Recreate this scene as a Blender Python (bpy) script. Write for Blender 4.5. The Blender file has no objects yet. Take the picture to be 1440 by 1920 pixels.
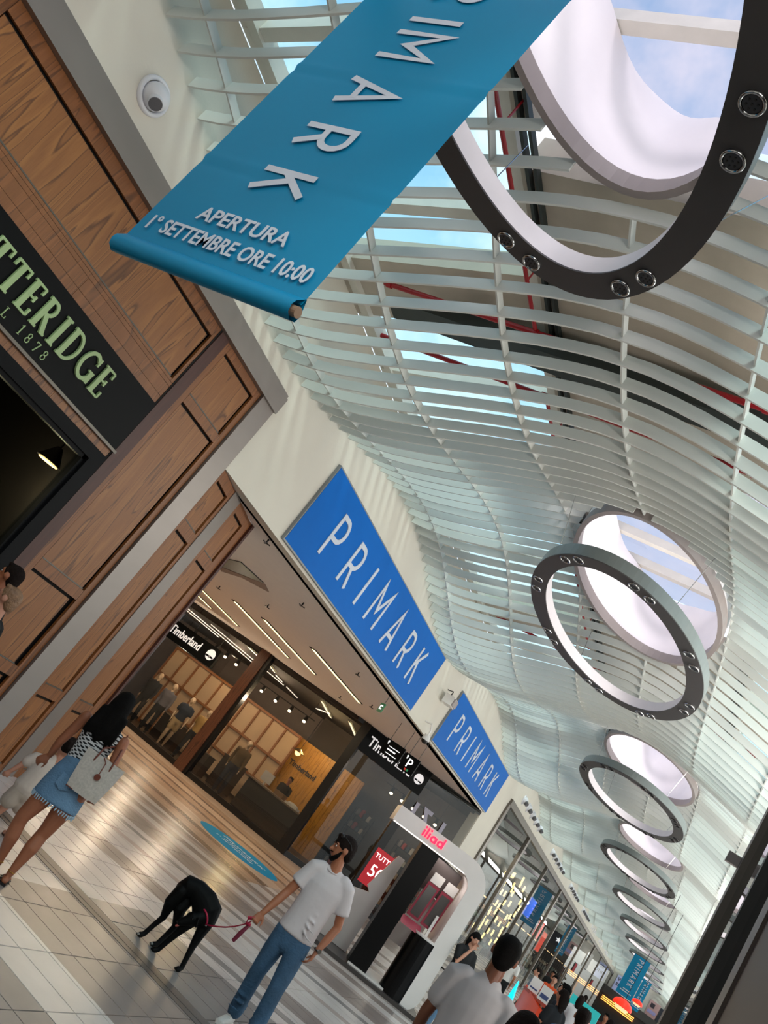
import bpy, bmesh, math, random
import numpy as np
from mathutils import Vector, Matrix
from mathutils import noise as mnoise
random.seed(7)
D = bpy.data
SC = bpy.context.scene
COL = SC.collection
K = 1.1                      # the model is laid out in units of 1.1 m and scaled to metres at the end
PI = math.pi

# ------------------------------------------------------------------ camera
YAW, PITCH, ROLL = 0.549901975, 0.299927225, 0.650765205
def cam_basis(yaw, pitch, roll):
    f = Vector((-math.sin(yaw)*math.cos(pitch), math.cos(yaw)*math.cos(pitch), math.sin(pitch)))
    r0 = Vector((math.cos(yaw), math.sin(yaw), 0)); u0 = r0.cross(f)
    return math.cos(roll)*r0+math.sin(roll)*u0, -math.sin(roll)*r0+math.cos(roll)*u0, f
_r, _u, _f = cam_basis(YAW, PITCH, ROLL)
cd = D.cameras.new('camera'); cam = D.objects.new('camera', cd); COL.objects.link(cam)
cd.sensor_fit = 'VERTICAL'; cd.sensor_height = 36; cd.sensor_width = 27; cd.lens = 1570.37/1920*36
cd.clip_start = 0.05; cd.clip_end = 500
cam.matrix_world = Matrix(((_r.x, _u.x, -_f.x, 0), (_r.y, _u.y, -_f.y, 0), (_r.z, _u.z, -_f.z, 1.7*K), (0, 0, 0, 1)))
SC.camera = cam

# ------------------------------------------------------------------ world, exposure
SC.view_settings.view_transform = 'Standard'; SC.view_settings.look = 'None'
SC.view_settings.exposure = 0.33; SC.view_settings.gamma = 1.0
SC.view_settings.use_curve_mapping = False
SC.cycles.use_denoising = True
SC.cycles.max_bounces = 10; SC.cycles.diffuse_bounces = 5; SC.cycles.glossy_bounces = 5
SC.cycles.transparent_max_bounces = 24; SC.cycles.sample_clamp_indirect = 6
SC.cycles.caustics_reflective = False; SC.cycles.caustics_refractive = False
W = D.worlds.new('world'); SC.world = W; W.use_nodes = True
nt = W.node_tree; nt.nodes.clear()
def N(tree, t, **kw):
    n = tree.nodes.new(t)
    for k, v in kw.items(): setattr(n, k, v)
    return n
def ramp(tree, stops, interp='LINEAR'):
    n = tree.nodes.new('ShaderNodeValToRGB'); cr = n.color_ramp; cr.interpolation = interp
    while len(cr.elements) > 1: cr.elements.remove(cr.elements[0])
    for i, (p, c) in enumerate(stops):
        e = cr.elements[0] if i == 0 else cr.elements.new(p)
        e.position = p; e.color = (c[0], c[1], c[2], 1)
    return n
L = nt.links.new
tc = N(nt, 'ShaderNodeTexCoord'); sx = N(nt, 'ShaderNodeSeparateXYZ'); L(tc.outputs['Generated'], sx.inputs[0])
grad = ramp(nt, [(0.0, (.42, .40, .37)), (0.49, (.6, .58, .55)), (0.52, (1.7, 1.68, 1.65)), (0.62, (1.0, 1.12, 1.25)), (0.8, (.40, .66, .92)), (1.0, (.33, .58, .86))])
mp = N(nt, 'ShaderNodeMath', operation='MULTIPLY_ADD'); L(sx.outputs['Z'], mp.inputs[0]); mp.inputs[1].default_value = .5; mp.inputs[2].default_value = .5
L(mp.outputs[0], grad.inputs[0])
ns = N(nt, 'ShaderNodeTexNoise'); ns.inputs['Scale'].default_value = 3.2; ns.inputs['Detail'].default_value = 6; ns.inputs['Roughness'].default_value = .58
L(tc.outputs['Generated'], ns.inputs['Vector'])
cl = ramp(nt, [(.46, (0, 0, 0)), (.62, (1, 1, 1))]); L(ns.outputs['Fac'], cl.inputs[0])
mx = N(nt, 'ShaderNodeMixRGB'); L(cl.outputs[0], mx.inputs[0]); L(grad.outputs[0], mx.inputs[1]); mx.inputs[2].default_value = (1.0, 1.02, 1.08, 1)
bg = N(nt, 'ShaderNodeBackground'); bg.inputs['Strength'].default_value = 1.0; L(mx.outputs[0], bg.inputs['Color'])
wo = N(nt, 'ShaderNodeOutputWorld'); L(bg.outputs[0], wo.inputs['Surface'])

def sun(dirn, energy, col, angle):
    l = D.lights.new('sun', 'SUN'); l.energy = energy; l.color = col; l.angle = angle
    o = D.objects.new('sun', l); COL.objects.link(o)
    o.rotation_euler = Vector(dirn).to_track_quat('-Z', 'Y').to_euler()
sun((-.35, .62, -.70), 1.6, (1, .95, .88), math.radians(14))
def area(loc, dirn, sx_, sy_, energy, col=(1, 1, 1)):
    l = D.lights.new('area_lamp', 'AREA'); l.shape = 'RECTANGLE'; l.size = sx_*K; l.size_y = sy_*K; l.energy = energy; l.color = col
    o = D.objects.new('area_lamp', l); COL.objects.link(o); o.location = Vector(loc)*K
    o.rotation_euler = Vector(dirn).to_track_quat('-Z', 'Y').to_euler(); return o
def point(loc, energy, col=(1, .8, .55), rad=.06):
    l = D.lights.new('point_lamp', 'POINT'); l.energy = energy; l.color = col; l.shadow_soft_size = rad
    o = D.objects.new('point_lamp', l); COL.objects.link(o); o.location = Vector(loc)*K; return o

for _y in range(-2, 92, 6):            # unseen lamps added high on the right to brighten louvres and walls
    area((1.0, _y, 4.45), (-.8, 0, .6), 4.5, .3, 120, (1, .96, .91))
for _y in (1.0, 5.0, 10.0, 20.8):      # unseen fill lamps added on the right for floor, walnut front and soffit
    area((1.1, _y, 2.3), (-1, 0, .3), 1.2, 2.2, 44, (1, .94, .88))
# ------------------------------------------------------------------ materials
def s2l(c): return c/12.92 if c <= .04045 else ((c+.055)/1.055)**2.4
def hexc(h): h = h.lstrip('#'); return tuple(s2l(int(h[i:i+2], 16)/255) for i in (0, 2, 4))
MATS = {}
def mat(name, col, rough=.6, metal=0., var=.06, scale=6., bump=0., bscale=40., emit=0., ecol=None, spec=.5, stretch=None):
    if name in MATS: return MATS[name]
    if isinstance(col, str): col = hexc(col)
    m = D.materials.new(name); m.use_nodes = True; t = m.node_tree; b = t.nodes['Principled BSDF']
    tcn = N(t, 'ShaderNodeTexCoord'); mpn = N(t, 'ShaderNodeMapping'); t.links.new(tcn.outputs['Object'], mpn.inputs[0])
    if stretch: mpn.inputs['Scale'].default_value = stretch
    n = N(t, 'ShaderNodeTexNoise'); n.inputs['Scale'].default_value = scale; n.inputs['Detail'].default_value = 4
    t.links.new(mpn.outputs[0], n.inputs['Vector'])
    r = ramp(t, [(.25, tuple(c*(1-var) for c in col)), (.75, tuple(min(1, c*(1+var)) for c in col))])
    t.links.new(n.outputs['Fac'], r.inputs[0]); t.links.new(r.outputs[0], b.inputs['Base Color'])
    b.inputs['Roughness'].default_value = rough; b.inputs['Metallic'].default_value = metal
    b.inputs['Specular IOR Level'].default_value = spec
    if bump:
        n2 = N(t, 'ShaderNodeTexNoise'); n2.inputs['Scale'].default_value = bscale; t.links.new(mpn.outputs[0], n2.inputs['Vector'])
        bp = N(t, 'ShaderNodeBump'); bp.inputs['Strength'].default_value = bump; bp.inputs['Distance'].default_value = .02
        t.links.new(n2.outputs['Fac'], bp.inputs['Height']); t.links.new(bp.outputs[0], b.inputs['Normal'])
    if emit:
        b.inputs['Emission Color'].default_value = (*(hexc(ecol) if isinstance(ecol, str) else (ecol or col)), 1)
        b.inputs['Emission Strength'].default_value = emit
    MATS[name] = m; return m
def wood(name, c1, c2, c3, rough=.45, sc=(5, 5, .38)):
    if name in MATS: return MATS[name]
    m = D.materials.new(name); m.use_nodes = True; t = m.node_tree; b = t.nodes['Principled BSDF']
    tcn = N(t, 'ShaderNodeTexCoord'); mpn = N(t, 'ShaderNodeMapping'); t.links.new(tcn.outputs['Object'], mpn.inputs[0]); mpn.inputs['Scale'].default_value = sc
    n = N(t, 'ShaderNodeTexNoise'); n.inputs['Scale'].default_value = .9; n.inputs['Detail'].default_value = 3; n.inputs['Roughness'].default_value = .45; n.inputs['Distortion'].default_value = .6
    t.links.new(mpn.outputs[0], n.inputs['Vector'])
    mm = N(t, 'ShaderNodeMath', operation='MULTIPLY'); t.links.new(n.outputs['Fac'], mm.inputs[0]); mm.inputs[1].default_value = 9
    fr = N(t, 'ShaderNodeMath', operation='FRACT'); t.links.new(mm.outputs[0], fr.inputs[0])
    r = ramp(t, [(0, hexc(c2)), (.12, hexc(c3)), (.22, hexc(c1)), (.6, hexc(c2)), (1, hexc(c2))]); t.links.new(fr.outputs[0], r.inputs[0])
    n3 = N(t, 'ShaderNodeTexNoise'); n3.inputs['Scale'].default_value = 26; n3.inputs['Detail'].default_value = 5; t.links.new(mpn.outputs[0], n3.inputs['Vector'])
    mixn = N(t, 'ShaderNodeMixRGB', blend_type='MULTIPLY'); mixn.inputs[0].default_value = .35
    r3 = ramp(t, [(.3, (.6, .55, .5)), (.65, (1, 1, 1))]); t.links.new(n3.outputs['Fac'], r3.inputs[0])
    t.links.new(r.outputs[0], mixn.inputs[1]); t.links.new(r3.outputs[0], mixn.inputs[2]); t.links.new(mixn.outputs[0], b.inputs['Base Color'])
    b.inputs['Roughness'].default_value = rough
    MATS[name] = m; return m
def glass(name, tint, refl=.12, rough=.0, f0=1.5):
    if name in MATS: return MATS[name]
    m = D.materials.new(name); m.use_nodes = True; t = m.node_tree; t.nodes.clear()
    o = N(t, 'ShaderNodeOutputMaterial'); tr = N(t, 'ShaderNodeBsdfTransparent'); gl = N(t, 'ShaderNodeBsdfGlossy'); mxs = N(t, 'ShaderNodeMixShader'); fz = N(t, 'ShaderNodeFresnel')
    tcn = N(t, 'ShaderNodeTexCoord'); n = N(t, 'ShaderNodeTexNoise'); n.inputs['Scale'].default_value = 1.5; t.links.new(tcn.outputs['Object'], n.inputs['Vector'])
    rr = ramp(t, [(.3, tuple(c*.96 for c in tint)), (.7, tint)]); t.links.new(n.outputs['Fac'], rr.inputs[0]); t.links.new(rr.outputs[0], tr.inputs['Color'])
    gl.inputs['Roughness'].default_value = rough; fz.inputs['IOR'].default_value = f0
    ad = N(t, 'ShaderNodeMath', operation='ADD', use_clamp=True); ad.inputs[1].default_value = refl-.04; t.links.new(fz.outputs[0], ad.inputs[0])
    gg = N(t, 'ShaderNodeNewGeometry'); iv = N(t, 'ShaderNodeMath', operation='SUBTRACT'); iv.inputs[0].default_value = 1; t.links.new(gg.outputs['Backfacing'], iv.inputs[1])
    ml = N(t, 'ShaderNodeMath', operation='MULTIPLY'); t.links.new(ad.outputs[0], ml.inputs[0]); t.links.new(iv.outputs[0], ml.inputs[1])   # reflect at the outer face of each pane only
    t.links.new(ml.outputs[0], mxs.inputs[0]); t.links.new(tr.outputs[0], mxs.inputs[1]); t.links.new(gl.outputs[0], mxs.inputs[2]); t.links.new(mxs.outputs[0], o.inputs['Surface'])
    MATS[name] = m; return m

M_white = mat('plaster_white', '#d9d2c4', .75, var=.03, scale=2, bump=.05)
M_soffit = mat('soffit_white', '#efe3db', .8, var=.02)
M_blade = mat('blade_white', '#d6d8d2', .42, var=.03, scale=3)
M_rim = mat('rim_grey', '#9b918e', .5, var=.03)
M_ringd = mat('ring_grey', '#454242', .5, var=.05)
M_ringw = mat('ring_inner_white', '#e4dede', .45, var=.03)
M_ringo = mat('ring_outer_grey', '#7c8483', .35, var=.05)
M_fabric = mat('fabric_white', '#f2ecec', .55, var=.03, scale=3, bump=.15, bscale=3)
M_chrome = mat('chrome', '#b8b8b8', .15, 1.)
M_black = mat('black_plastic', '#0c0c0d', .4)
M_dark = mat('dark_metal', '#2b2827', .35, .3)
M_groove = mat('shadow_groove', '#0d0907', .8)
M_steel = mat('brushed_steel', '#8f8781', .4, .6, var=.05, scale=1.5, stretch=(1, 1, 3))
M_frame = mat('bronze_frame', '#6f6860', .4, .5)
M_mull = mat('roof_frame_white', '#ddd8cc', .5)
M_roofbeige = mat('roof_beige', '#bdb2a2', .8, var=.06)
M_duct = mat('duct_dark', '#3c4240', .5, .3)
M_red = mat('red_pipe', '#a5111d', .35)
M_wood = wood('walnut', '#a36b38', '#925d30', '#633c1e')
M_wood2 = wood('walnut_frame', '#975e33', '#875329', '#663e20')
M_woodred = mat('wood_edge_red', '#4a261c', .5, var=.15, scale=3, stretch=(9, 9, 1))
M_signblack = mat('sign_black', '#07090a', .5, spec=.12)
M_lettergreen = mat('letter_green', '#a6bd85', .5)
M_teal = mat('banner_teal', '#0084b0', .5, var=.05, scale=1.6, bump=.12, bscale=3, spec=.3)
M_blue = mat('sign_blue', '#0066bf', .6, var=.02, spec=.15)
M_letter = mat('letter_white', '#cfd3dd', .5)
M_lw = mat('lit_white', '#ffffff', .5, emit=1.0)
M_glass = glass('shop_glass', (.92, .95, .93), .12)
M_glassd = glass('shop_glass_dim', (.8, .8, .78), .06)
M_sky = glass('roof_glass_cyan', (.70, .93, .95), .03)
M_skyl = glass('roof_glass_lilac', (.62, .60, .70), .05)
M_gold = mat('led_gold', '#fff0a0', .5, emit=2.2, ecol='#ffe9a0')
M_goldside = mat('strip_recess', '#6a4a12', .5)
M_bottom = mat('kiosk_white', '#e2dcd8', .3, var=.02)
M_redlit = mat('red_lit_letters', '#ff2048', .4, emit=1.3)

# ------------------------------------------------------------------ mesh helpers
def wloc(o):
    v = Vector((0, 0, 0))
    while o: v += Vector(o.location); o = o.parent
    return v
def finish(name, me, m, parent, smooth=False):
    if m:
        for mm in (m if isinstance(m, (list, tuple)) else [m]): me.materials.append(mm)
    if smooth:
        for p in me.polygons: p.use_smooth = True
    o = D.objects.new(name, me); COL.objects.link(o)
    if parent:
        o.parent = parent
    return o
def put(name, bm, m, parent=None, smooth=False, origin=None, recalc=True):
    """bm is in layout coordinates; the object is placed at `origin` (or its parent's origin)."""
    if recalc: bmesh.ops.recalc_face_normals(bm, faces=bm.faces)
    off = wloc(parent) if parent else Vector((0, 0, 0))
    org = Vector(origin) if origin is not None else off
    bm.transform(Matrix.Translation(-org))
    me = D.meshes.new(name); bm.to_mesh(me); bm.free()
    o = finish(name, me, m, parent, smooth); o.location = org-off
    return o
def tag(o, label=None, cat=None, group=None, kind=None):
    if label: o['label'] = label
    if cat: o['category'] = cat
    if group: o['group'] = group
    if kind: o['kind'] = kind
    return o
def thing(name, label, cat, loc, group=None):
    o = D.objects.new(name, None); COL.objects.link(o); o.location = loc; o.empty_display_size = .1
    return tag(o, label, cat, group)
def B(): return bmesh.new()
def box(bm, x0, x1, y0, y1, z0, z1):
    v = [bm.verts.new((x, y, z)) for x in (x0, x1) for y in (y0, y1) for z in (z0, z1)]
    for f in ((0, 1, 3, 2), (4, 6, 7, 5), (0, 4, 5, 1), (2, 3, 7, 6), (0, 2, 6, 4), (1, 5, 7, 3)): bm.faces.new([v[i] for i in f])
    return bm
def fbox(bm, O, U, V, Wd, u0, u1, v0, v1, w0, w1):
    """box in a local frame O + u*U + v*V + w*W"""
    O, U, V, Wd = Vector(O), Vector(U), Vector(V), Vector(Wd)
    vs = [bm.verts.new(O+U*u+V*v+Wd*w) for u in (u0, u1) for v in (v0, v1) for w in (w0, w1)]
    for f in ((0, 1, 3, 2), (4, 6, 7, 5), (0, 4, 5, 1), (2, 3, 7, 6), (0, 2, 6, 4), (1, 5, 7, 3)): bm.faces.new([vs[i] for i in f])
    return bm
def sweep(bm, pts, radii, n=8, side=None, e0=1., e1=1.):
    """rounded tube along pts; a radius may be a number or (a,b): a along `side`"""
    pts = [Vector(p) for p in pts]
    if len(pts) == 2 or True:
        pass
    P, Rr = [], []
    m = len(pts)
    rr = [r if isinstance(r, (tuple, list)) else (r, r) for r in radii]
    d0 = (pts[0]-pts[1]).normalized(); d1 = (pts[-1]-pts[-2]).normalized()
    for a in (1., .8, .45): 
        k = math.sqrt(max(0, 1-a*a)); P.append(pts[0]+d0*a*min(rr[0])*e0); Rr.append((max(rr[0][0]*k, 1e-4), max(rr[0][1]*k, 1e-4)))
    for i in range(m): P.append(pts[i]); Rr.append(rr[i])
    for a in (.45, .8, 1.):
        k = math.sqrt(max(0, 1-a*a)); P.append(pts[-1]+d1*a*min(rr[-1])*e1); Rr.append((max(rr[-1][0]*k, 1e-4), max(rr[-1][1]*k, 1e-4)))
    rings = []; prev = None
    for i, p in enumerate(P):
        t = (P[min(i+1, len(P)-1)]-P[max(i-1, 0)]).normalized()
        if side is not None: s = Vector(side)
        elif prev is not None: s = prev
        else: s = Vector((1, 0, 0)) if abs(t.x) < .8 else Vector((0, 1, 0))
        s = (s-t*s.dot(t))
        s = s.normalized() if s.length > 1e-6 else Vector((0, 0, 1)).cross(t).normalized()
        prev = s; q = t.cross(s)
        rings.append([bm.verts.new(p+s*math.cos(2*PI*k/n)*Rr[i][0]+q*math.sin(2*PI*k/n)*Rr[i][1]) for k in range(n)])
    for a, b in zip(rings, rings[1:]):
        for k in range(n): bm.faces.new((a[k], a[(k+1) % n], b[(k+1) % n], b[k]))
    bm.faces.new(rings[0][::-1]); bm.faces.new(rings[-1])
def tube(bm, pts, r, n=8):
    sweep(bm, pts, [r]*len(pts), n)
def ball(bm, c, r, M=None, seg=12):
    r = r if isinstance(r, (tuple, list)) else (r, r, r)
    mt = Matrix.Translation(Vector(c)) @ (M.to_4x4() if M else Matrix()) @ Matrix.Diagonal((*r, 1))
    bmesh.ops.create_uvsphere(bm, u_segments=seg, v_segments=max(6, seg*2//3), radius=1, matrix=mt)
def cyl(bm, a, b, r0, r1=None, n=20):
    a, b = Vector(a), Vector(b); r1 = r0 if r1 is None else r1
    d = b-a; M = d.to_track_quat('Z', 'Y').to_matrix().to_4x4()
    bmesh.ops.create_cone(bm, cap_ends=True, segments=n, radius1=r0, radius2=r1, depth=d.length, matrix=Matrix.Translation((a+b)/2) @ M)
def prism(bm, poly, O, U, V, Wd, w0, w1):
    """extruded polygon given in (u,v)"""
    O, U, V, Wd = Vector(O), Vector(U), Vector(V), Vector(Wd)
    a = [bm.verts.new(O+U*u+V*v+Wd*w0) for u, v in poly]; b = [bm.verts.new(O+U*u+V*v+Wd*w1) for u, v in poly]
    n = len(poly)
    bm.faces.new(a[::-1]); bm.faces.new(b)
    for i in range(n): bm.faces.new((a[i], a[(i+1) % n], b[(i+1) % n], b[i]))
def remeshed(name, bm, m, parent, voxel=.012, smooth=4, origin=None):
    off = wloc(parent) if parent else Vector((0, 0, 0))
    bmesh.ops.recalc_face_normals(bm, faces=bm.faces)
    me = D.meshes.new('tmp'); bm.to_mesh(me); bm.free()
    o = D.objects.new('tmp', me); COL.objects.link(o)
    r = o.modifiers.new('r', 'REMESH'); r.mode = 'VOXEL'; r.voxel_size = voxel; r.adaptivity = 0
    s = o.modifiers.new('s', 'SMOOTH'); s.iterations = smooth; s.factor = .5
    dg = bpy.context.evaluated_depsgraph_get(); dg.update()
    me2 = D.meshes.new_from_object(o.evaluated_get(dg)); D.objects.remove(o); D.meshes.remove(me)
    me2.name = name; me2.transform(Matrix.Translation(-off)); me2.materials.clear()
    return finish(name, me2, m, parent, True)

# ------------------------------------------------------------------ lettering (own stroke alphabet)
def arc(cx, cy, rx, ry, a0, a1, n=9):
    return [(cx+rx*math.cos(math.radians(a0+(a1-a0)*i/n)), cy+ry*math.sin(math.radians(a0+(a1-a0)*i/n))) for i in range(n+1)]
# letter: width, list of polylines in a cell of height 1
SANS = {
 'P': (.56, [[(.06, 0), (.06, 1)], [(.06, .95), (.3, .95)]+arc(.3, .7, .24, .25, 90, -90)+[(.06, .45)]]),
 'R': (.58, [[(.06, 0), (.06, 1)], [(.06, .95), (.3, .95)]+arc(.3, .7, .24, .25, 90, -90)+[(.06, .45)], [(.3, .45), (.54, 0)]]),
 'I': (.16, [[(.08, 0), (.08, 1)]]),
 'M': (.82, [[(.06, 0), (.06, 1), (.41, .38), (.76, 1), (.76, 0)]]),
 'A': (.68, [[(.03, 0), (.34, 1), (.65, 0)], [(.13, .3), (.55, .3)]]),
 'K': (.58, [[(.06, 0), (.06, 1)], [(.53, 1), (.08, .46)], [(.22, .6), (.55, 0)]]),
 'L': (.5, [[(.08, 1), (.08, .05), (.48, .05)]]),
 'Z': (.6, [[(.04, .94), (.54, .94), (.06, .06), (.57, .06)]]),
 'D': (.66, [[(.06, 0), (.06, 1)], [(.06, .95), (.28, .95)]+arc(.28, .5, .3, .45, 90, -90)+[(.06, .05)]]),
 'T': (.56, [[(.02, .95), (.54, .95)], [(.28, 0), (.28, .95)]]),
 'E': (.52, [[(.48, .95), (.06, .95), (.06, .05), (.48, .05)], [(.06, .5), (.42, .5)]]),
 'N': (.66, [[(.06, 0), (.06, 1), (.6, 0), (.6, 1)]]),
 'U': (.64, [[(.06, 1), (.06, .3)]+arc(.32, .3, .26, .26, 180, 360)+[(.58, 1)]]),
 'S': (.54, [arc(.27, .73, .21, .23, 30, 270)+arc(.27, .27, .21, .23, 90, -150)]),
 'O': (.74, [arc(.37, .5, .31, .46, 0, 360, 20)]),
 'i': (.16, [[(.08, 0), (.08, .62)], [(.08, .82), (.08, .98)]]),
 'l': (.16, [[(.08, 0), (.08, .98)]]),
 'a': (.62, [arc(.3, .31, .25, .27, 0, 360, 18), [(.55, 0), (.55, .62)]]),
 'd': (.62, [arc(.3, .31, .25, .27, 0, 360, 18), [(.55, 0), (.55, .98)]]),
 '1': (.36, [[(.06, .78), (.22, .97), (.22, 0)]]),
 '5': (.54, [[(.48, .95), (.14, .95), (.1, .55)]+arc(.26, .3, .24, .27, 110, -150)]),
 '7': (.5, [[(.04, .94), (.46, .94), (.16, 0)]]),
 '8': (.54, [arc(.27, .73, .19, .23, 0, 360, 16), arc(.27, .26, .23, .25, 0, 360, 16)]),
}
def stroke(bm, pl, w, O, U, V, Wd, d0, d1, closed=False):
    """mitred ribbon"""
    pts = []
    for p in pl:
        p = Vector((p[0], p[1]))
        if not pts or (p-pts[-1]).length > 1e-4: pts.append(p)
    n = len(pts)
    closed = (pts[0]-pts[-1]).length < 1e-5 and n > 3
    if closed: pts = pts[:-1]; n -= 1
    lft, rgt = [], []
    for i in range(n):
        a = pts[i-1] if (i > 0 or closed) else None; b = pts[(i+1) % n] if (i < n-1 or closed) else None
        ds = []
        if a is not None: ds.append((pts[i]-a).normalized())
        if b is not None: ds.append((b-pts[i]).normalized())
        t = (ds[0]+ds[-1]); t = t.normalized() if t.length > 1e-6 else ds[0]
        nn = Vector((-t.y, t.x)); c = max(.35, nn.dot(Vector((-ds[0].y, ds[0].x))))
        lft.append(pts[i]+nn*w/2/c); rgt.append(pts[i]-nn*w/2/c)
    O, U, V, Wd = Vector(O), Vector(U), Vector(V), Vector(Wd)
    mk = lambda p, d: bm.verts.new(O+U*p.x+V*p.y+Wd*d)
    A = [mk(p, d0) for p in lft]; Bv = [mk(p, d0) for p in rgt]; Cv = [mk(p, d1) for p in lft]; Dv = [mk(p, d1) for p in rgt]
    rng = range(n) if closed else range(n-1)
    for i in rng:
        j = (i+1) % n
        bm.faces.new((A[i], A[j], Bv[j], Bv[i])); bm.faces.new((Cv[i], Dv[i], Dv[j], Cv[j]))
        bm.faces.new((A[i], Cv[i], Cv[j], A[j])); bm.faces.new((Bv[i], Bv[j], Dv[j], Dv[i]))
    if not closed:
        for i in (0, n-1): bm.faces.new((A[i], Bv[i], Dv[i], Cv[i]))
def word(text, O, U, V, Wd, h, gap, w, m, parent, d=(.002, .012), sxx=1., letters=SANS, total=None, name='letter'):
    """each letter one part; O baseline start; h cap height; total fixes the overall length"""
    adv = sum((letters[c][0] if c != ' ' else .4) for c in text)*h*sxx; g = gap*h
    if total: g = (total-adv)/(len(text)-1)
    U0, V0 = Vector(U).normalized(), Vector(V).normalized(); x = 0; out = []
    for c in text:
        if c == ' ': x += .4*h*sxx+g; continue
        wd, pls = letters[c]; bm = B()
        for i, pl in enumerate(pls):
            ww = w
            if isinstance(pl, tuple): pl, ww = pl
            stroke(bm, [(p[0]*sxx, p[1]) for p in pl], ww, Vector(O)+U0*x, U0*h, V0*h, Vector(Wd), d[0], d[1]+.0006*i*(1 if h < 1 else 2))
        out.append(put(name, bm, m, parent)); x += wd*h*sxx+g
    return out
def ftext(text, O, U, V, size, m, parent, name='lettering', ext=.004, bold=0., align='LEFT', space=1., sxx=1.):
    cu = D.curves.new('t', 'FONT'); cu.body = text; cu.size = size; cu.extrude = ext; cu.offset = bold; cu.align_x = align; cu.space_character = space; cu.resolution_u = 3
    o = D.objects.new('t', cu); COL.objects.link(o); dg = bpy.context.evaluated_depsgraph_get()
    me = D.meshes.new_from_object(o.evaluated_get(dg)); D.objects.remove(o); D.curves.remove(cu)
    U0, V0 = Vector(U).normalized(), Vector(V).normalized(); Wv = U0.cross(V0)
    M = Matrix(((U0.x*sxx, V0.x, Wv.x, O[0]), (U0.y*sxx, V0.y, Wv.y, O[1]), (U0.z*sxx, V0.z, Wv.z, O[2]), (0, 0, 0, 1)))
    me.transform(M); me.transform(Matrix.Translation(-wloc(parent))); me.materials.clear(); me.name = name
    return finish(name, me, m, parent)
# serif capitals: thick stems .15, hairlines .06
def _s(*pl): return pl
TH, HL = .17, .07
SERIF = {
 'G': (.86, [(arc(.46, .5, .38, .45, 42, 318, 16), .12), ([(.8, .05), (.8, .42)], TH), ([(.62, .42), (.92, .42)], HL), ([(.76, .68), (.76, .95)], HL)]),
 'U': (.86, [([(.2, .96), (.2, .3)]+arc(.44, .3, .24, .26, 180, 360)+[(.68, .96)], .11), ([(.04, .96), (.36, .96)], HL), ([(.54, .96), (.82, .96)], HL)]),
 'T': (.74, [([(.37, .02), (.37, .95)], TH), ([(.02, .95), (.72, .95)], HL), ([(.05, .96), (.04, .74)], HL), ([(.69, .96), (.70, .74)], HL), ([(.2, .03), (.54, .03)], HL)]),
 'E': (.68, [([(.18, .02), (.18, .97)], TH), ([(.03, .96), (.6, .96)], HL), ([(.03, .03), (.64, .03)], HL), ([(.18, .52), (.5, .52)], HL), ([(.59, .97), (.59, .76)], HL), ([(.63, .02), (.64, .25)], HL), ([(.49, .42), (.49, .62)], HL)]),
 'R': (.8, [([(.18, .02), (.18, .97)], TH), ([(.03, .96), (.36, .96)]+arc(.36, .74, .22, .22, 90, -90)+[(.18, .52)], .1), ([(.36, .52), (.7, .03)], .15), ([(.03, .03), (.34, .03)], HL), ([(.6, .03), (.82, .03)], HL)]),
 'I': (.38, [([(.19, .02), (.19, .97)], TH), ([(.03, .96), (.35, .96)], HL), ([(.03, .03), (.35, .03)], HL)]),
 'D': (.86, [([(.18, .02), (.18, .97)], TH), ([(.03, .96), (.36, .96)]+arc(.36, .5, .4, .46, 90, -90, 14)+[(.03, .04)], .1)]),
 'L': (.62, [([(.16, .02), (.16, .97)], .08), ([(.03, .96), (.3, .96)], .05), ([(.03, .03), (.52, .03)], .05), ([(.52, .02), (.53, .25)], .05)]),
 '1': (.4, [([(.2, .0), (.2, .97), (.06, .84)], .08), ([(.06, .02), (.34, .02)], .05)]),
 '8': (.56, [(arc(.27, .74, .17, .21, 0, 360, 14), .07), (arc(.27, .27, .21, .24, 0, 360, 14), .07)]),
 '7': (.54, [([(.04, .8), (.05, .94), (.48, .94), (.2, 0)], .08)]),
}

X, Y, Z = Vector((1, 0, 0)), Vector((0, 1, 0)), Vector((0, 0, 1))
XL, XR, XC = -5.8, 1.2, -2.3
PER, Y0 = 8.22, 9.95         # bay length, centre of the first whole bay
ONES = 'first second third fourth fifth sixth seventh eighth ninth tenth eleventh twelfth thirteenth fourteenth fifteenth sixteenth seventeenth eighteenth nineteenth'.split()
def ordw(n):
    if n <= 19: return ONES[n-1]
    t, o = divmod(n, 10); return {2: 'twentieth', 3: 'thirtieth', 4: 'fortieth'}[t] if o == 0 else {2: 'twenty', 3: 'thirty', 4: 'forty'}[t]+'-'+ONES[o-1]

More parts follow.
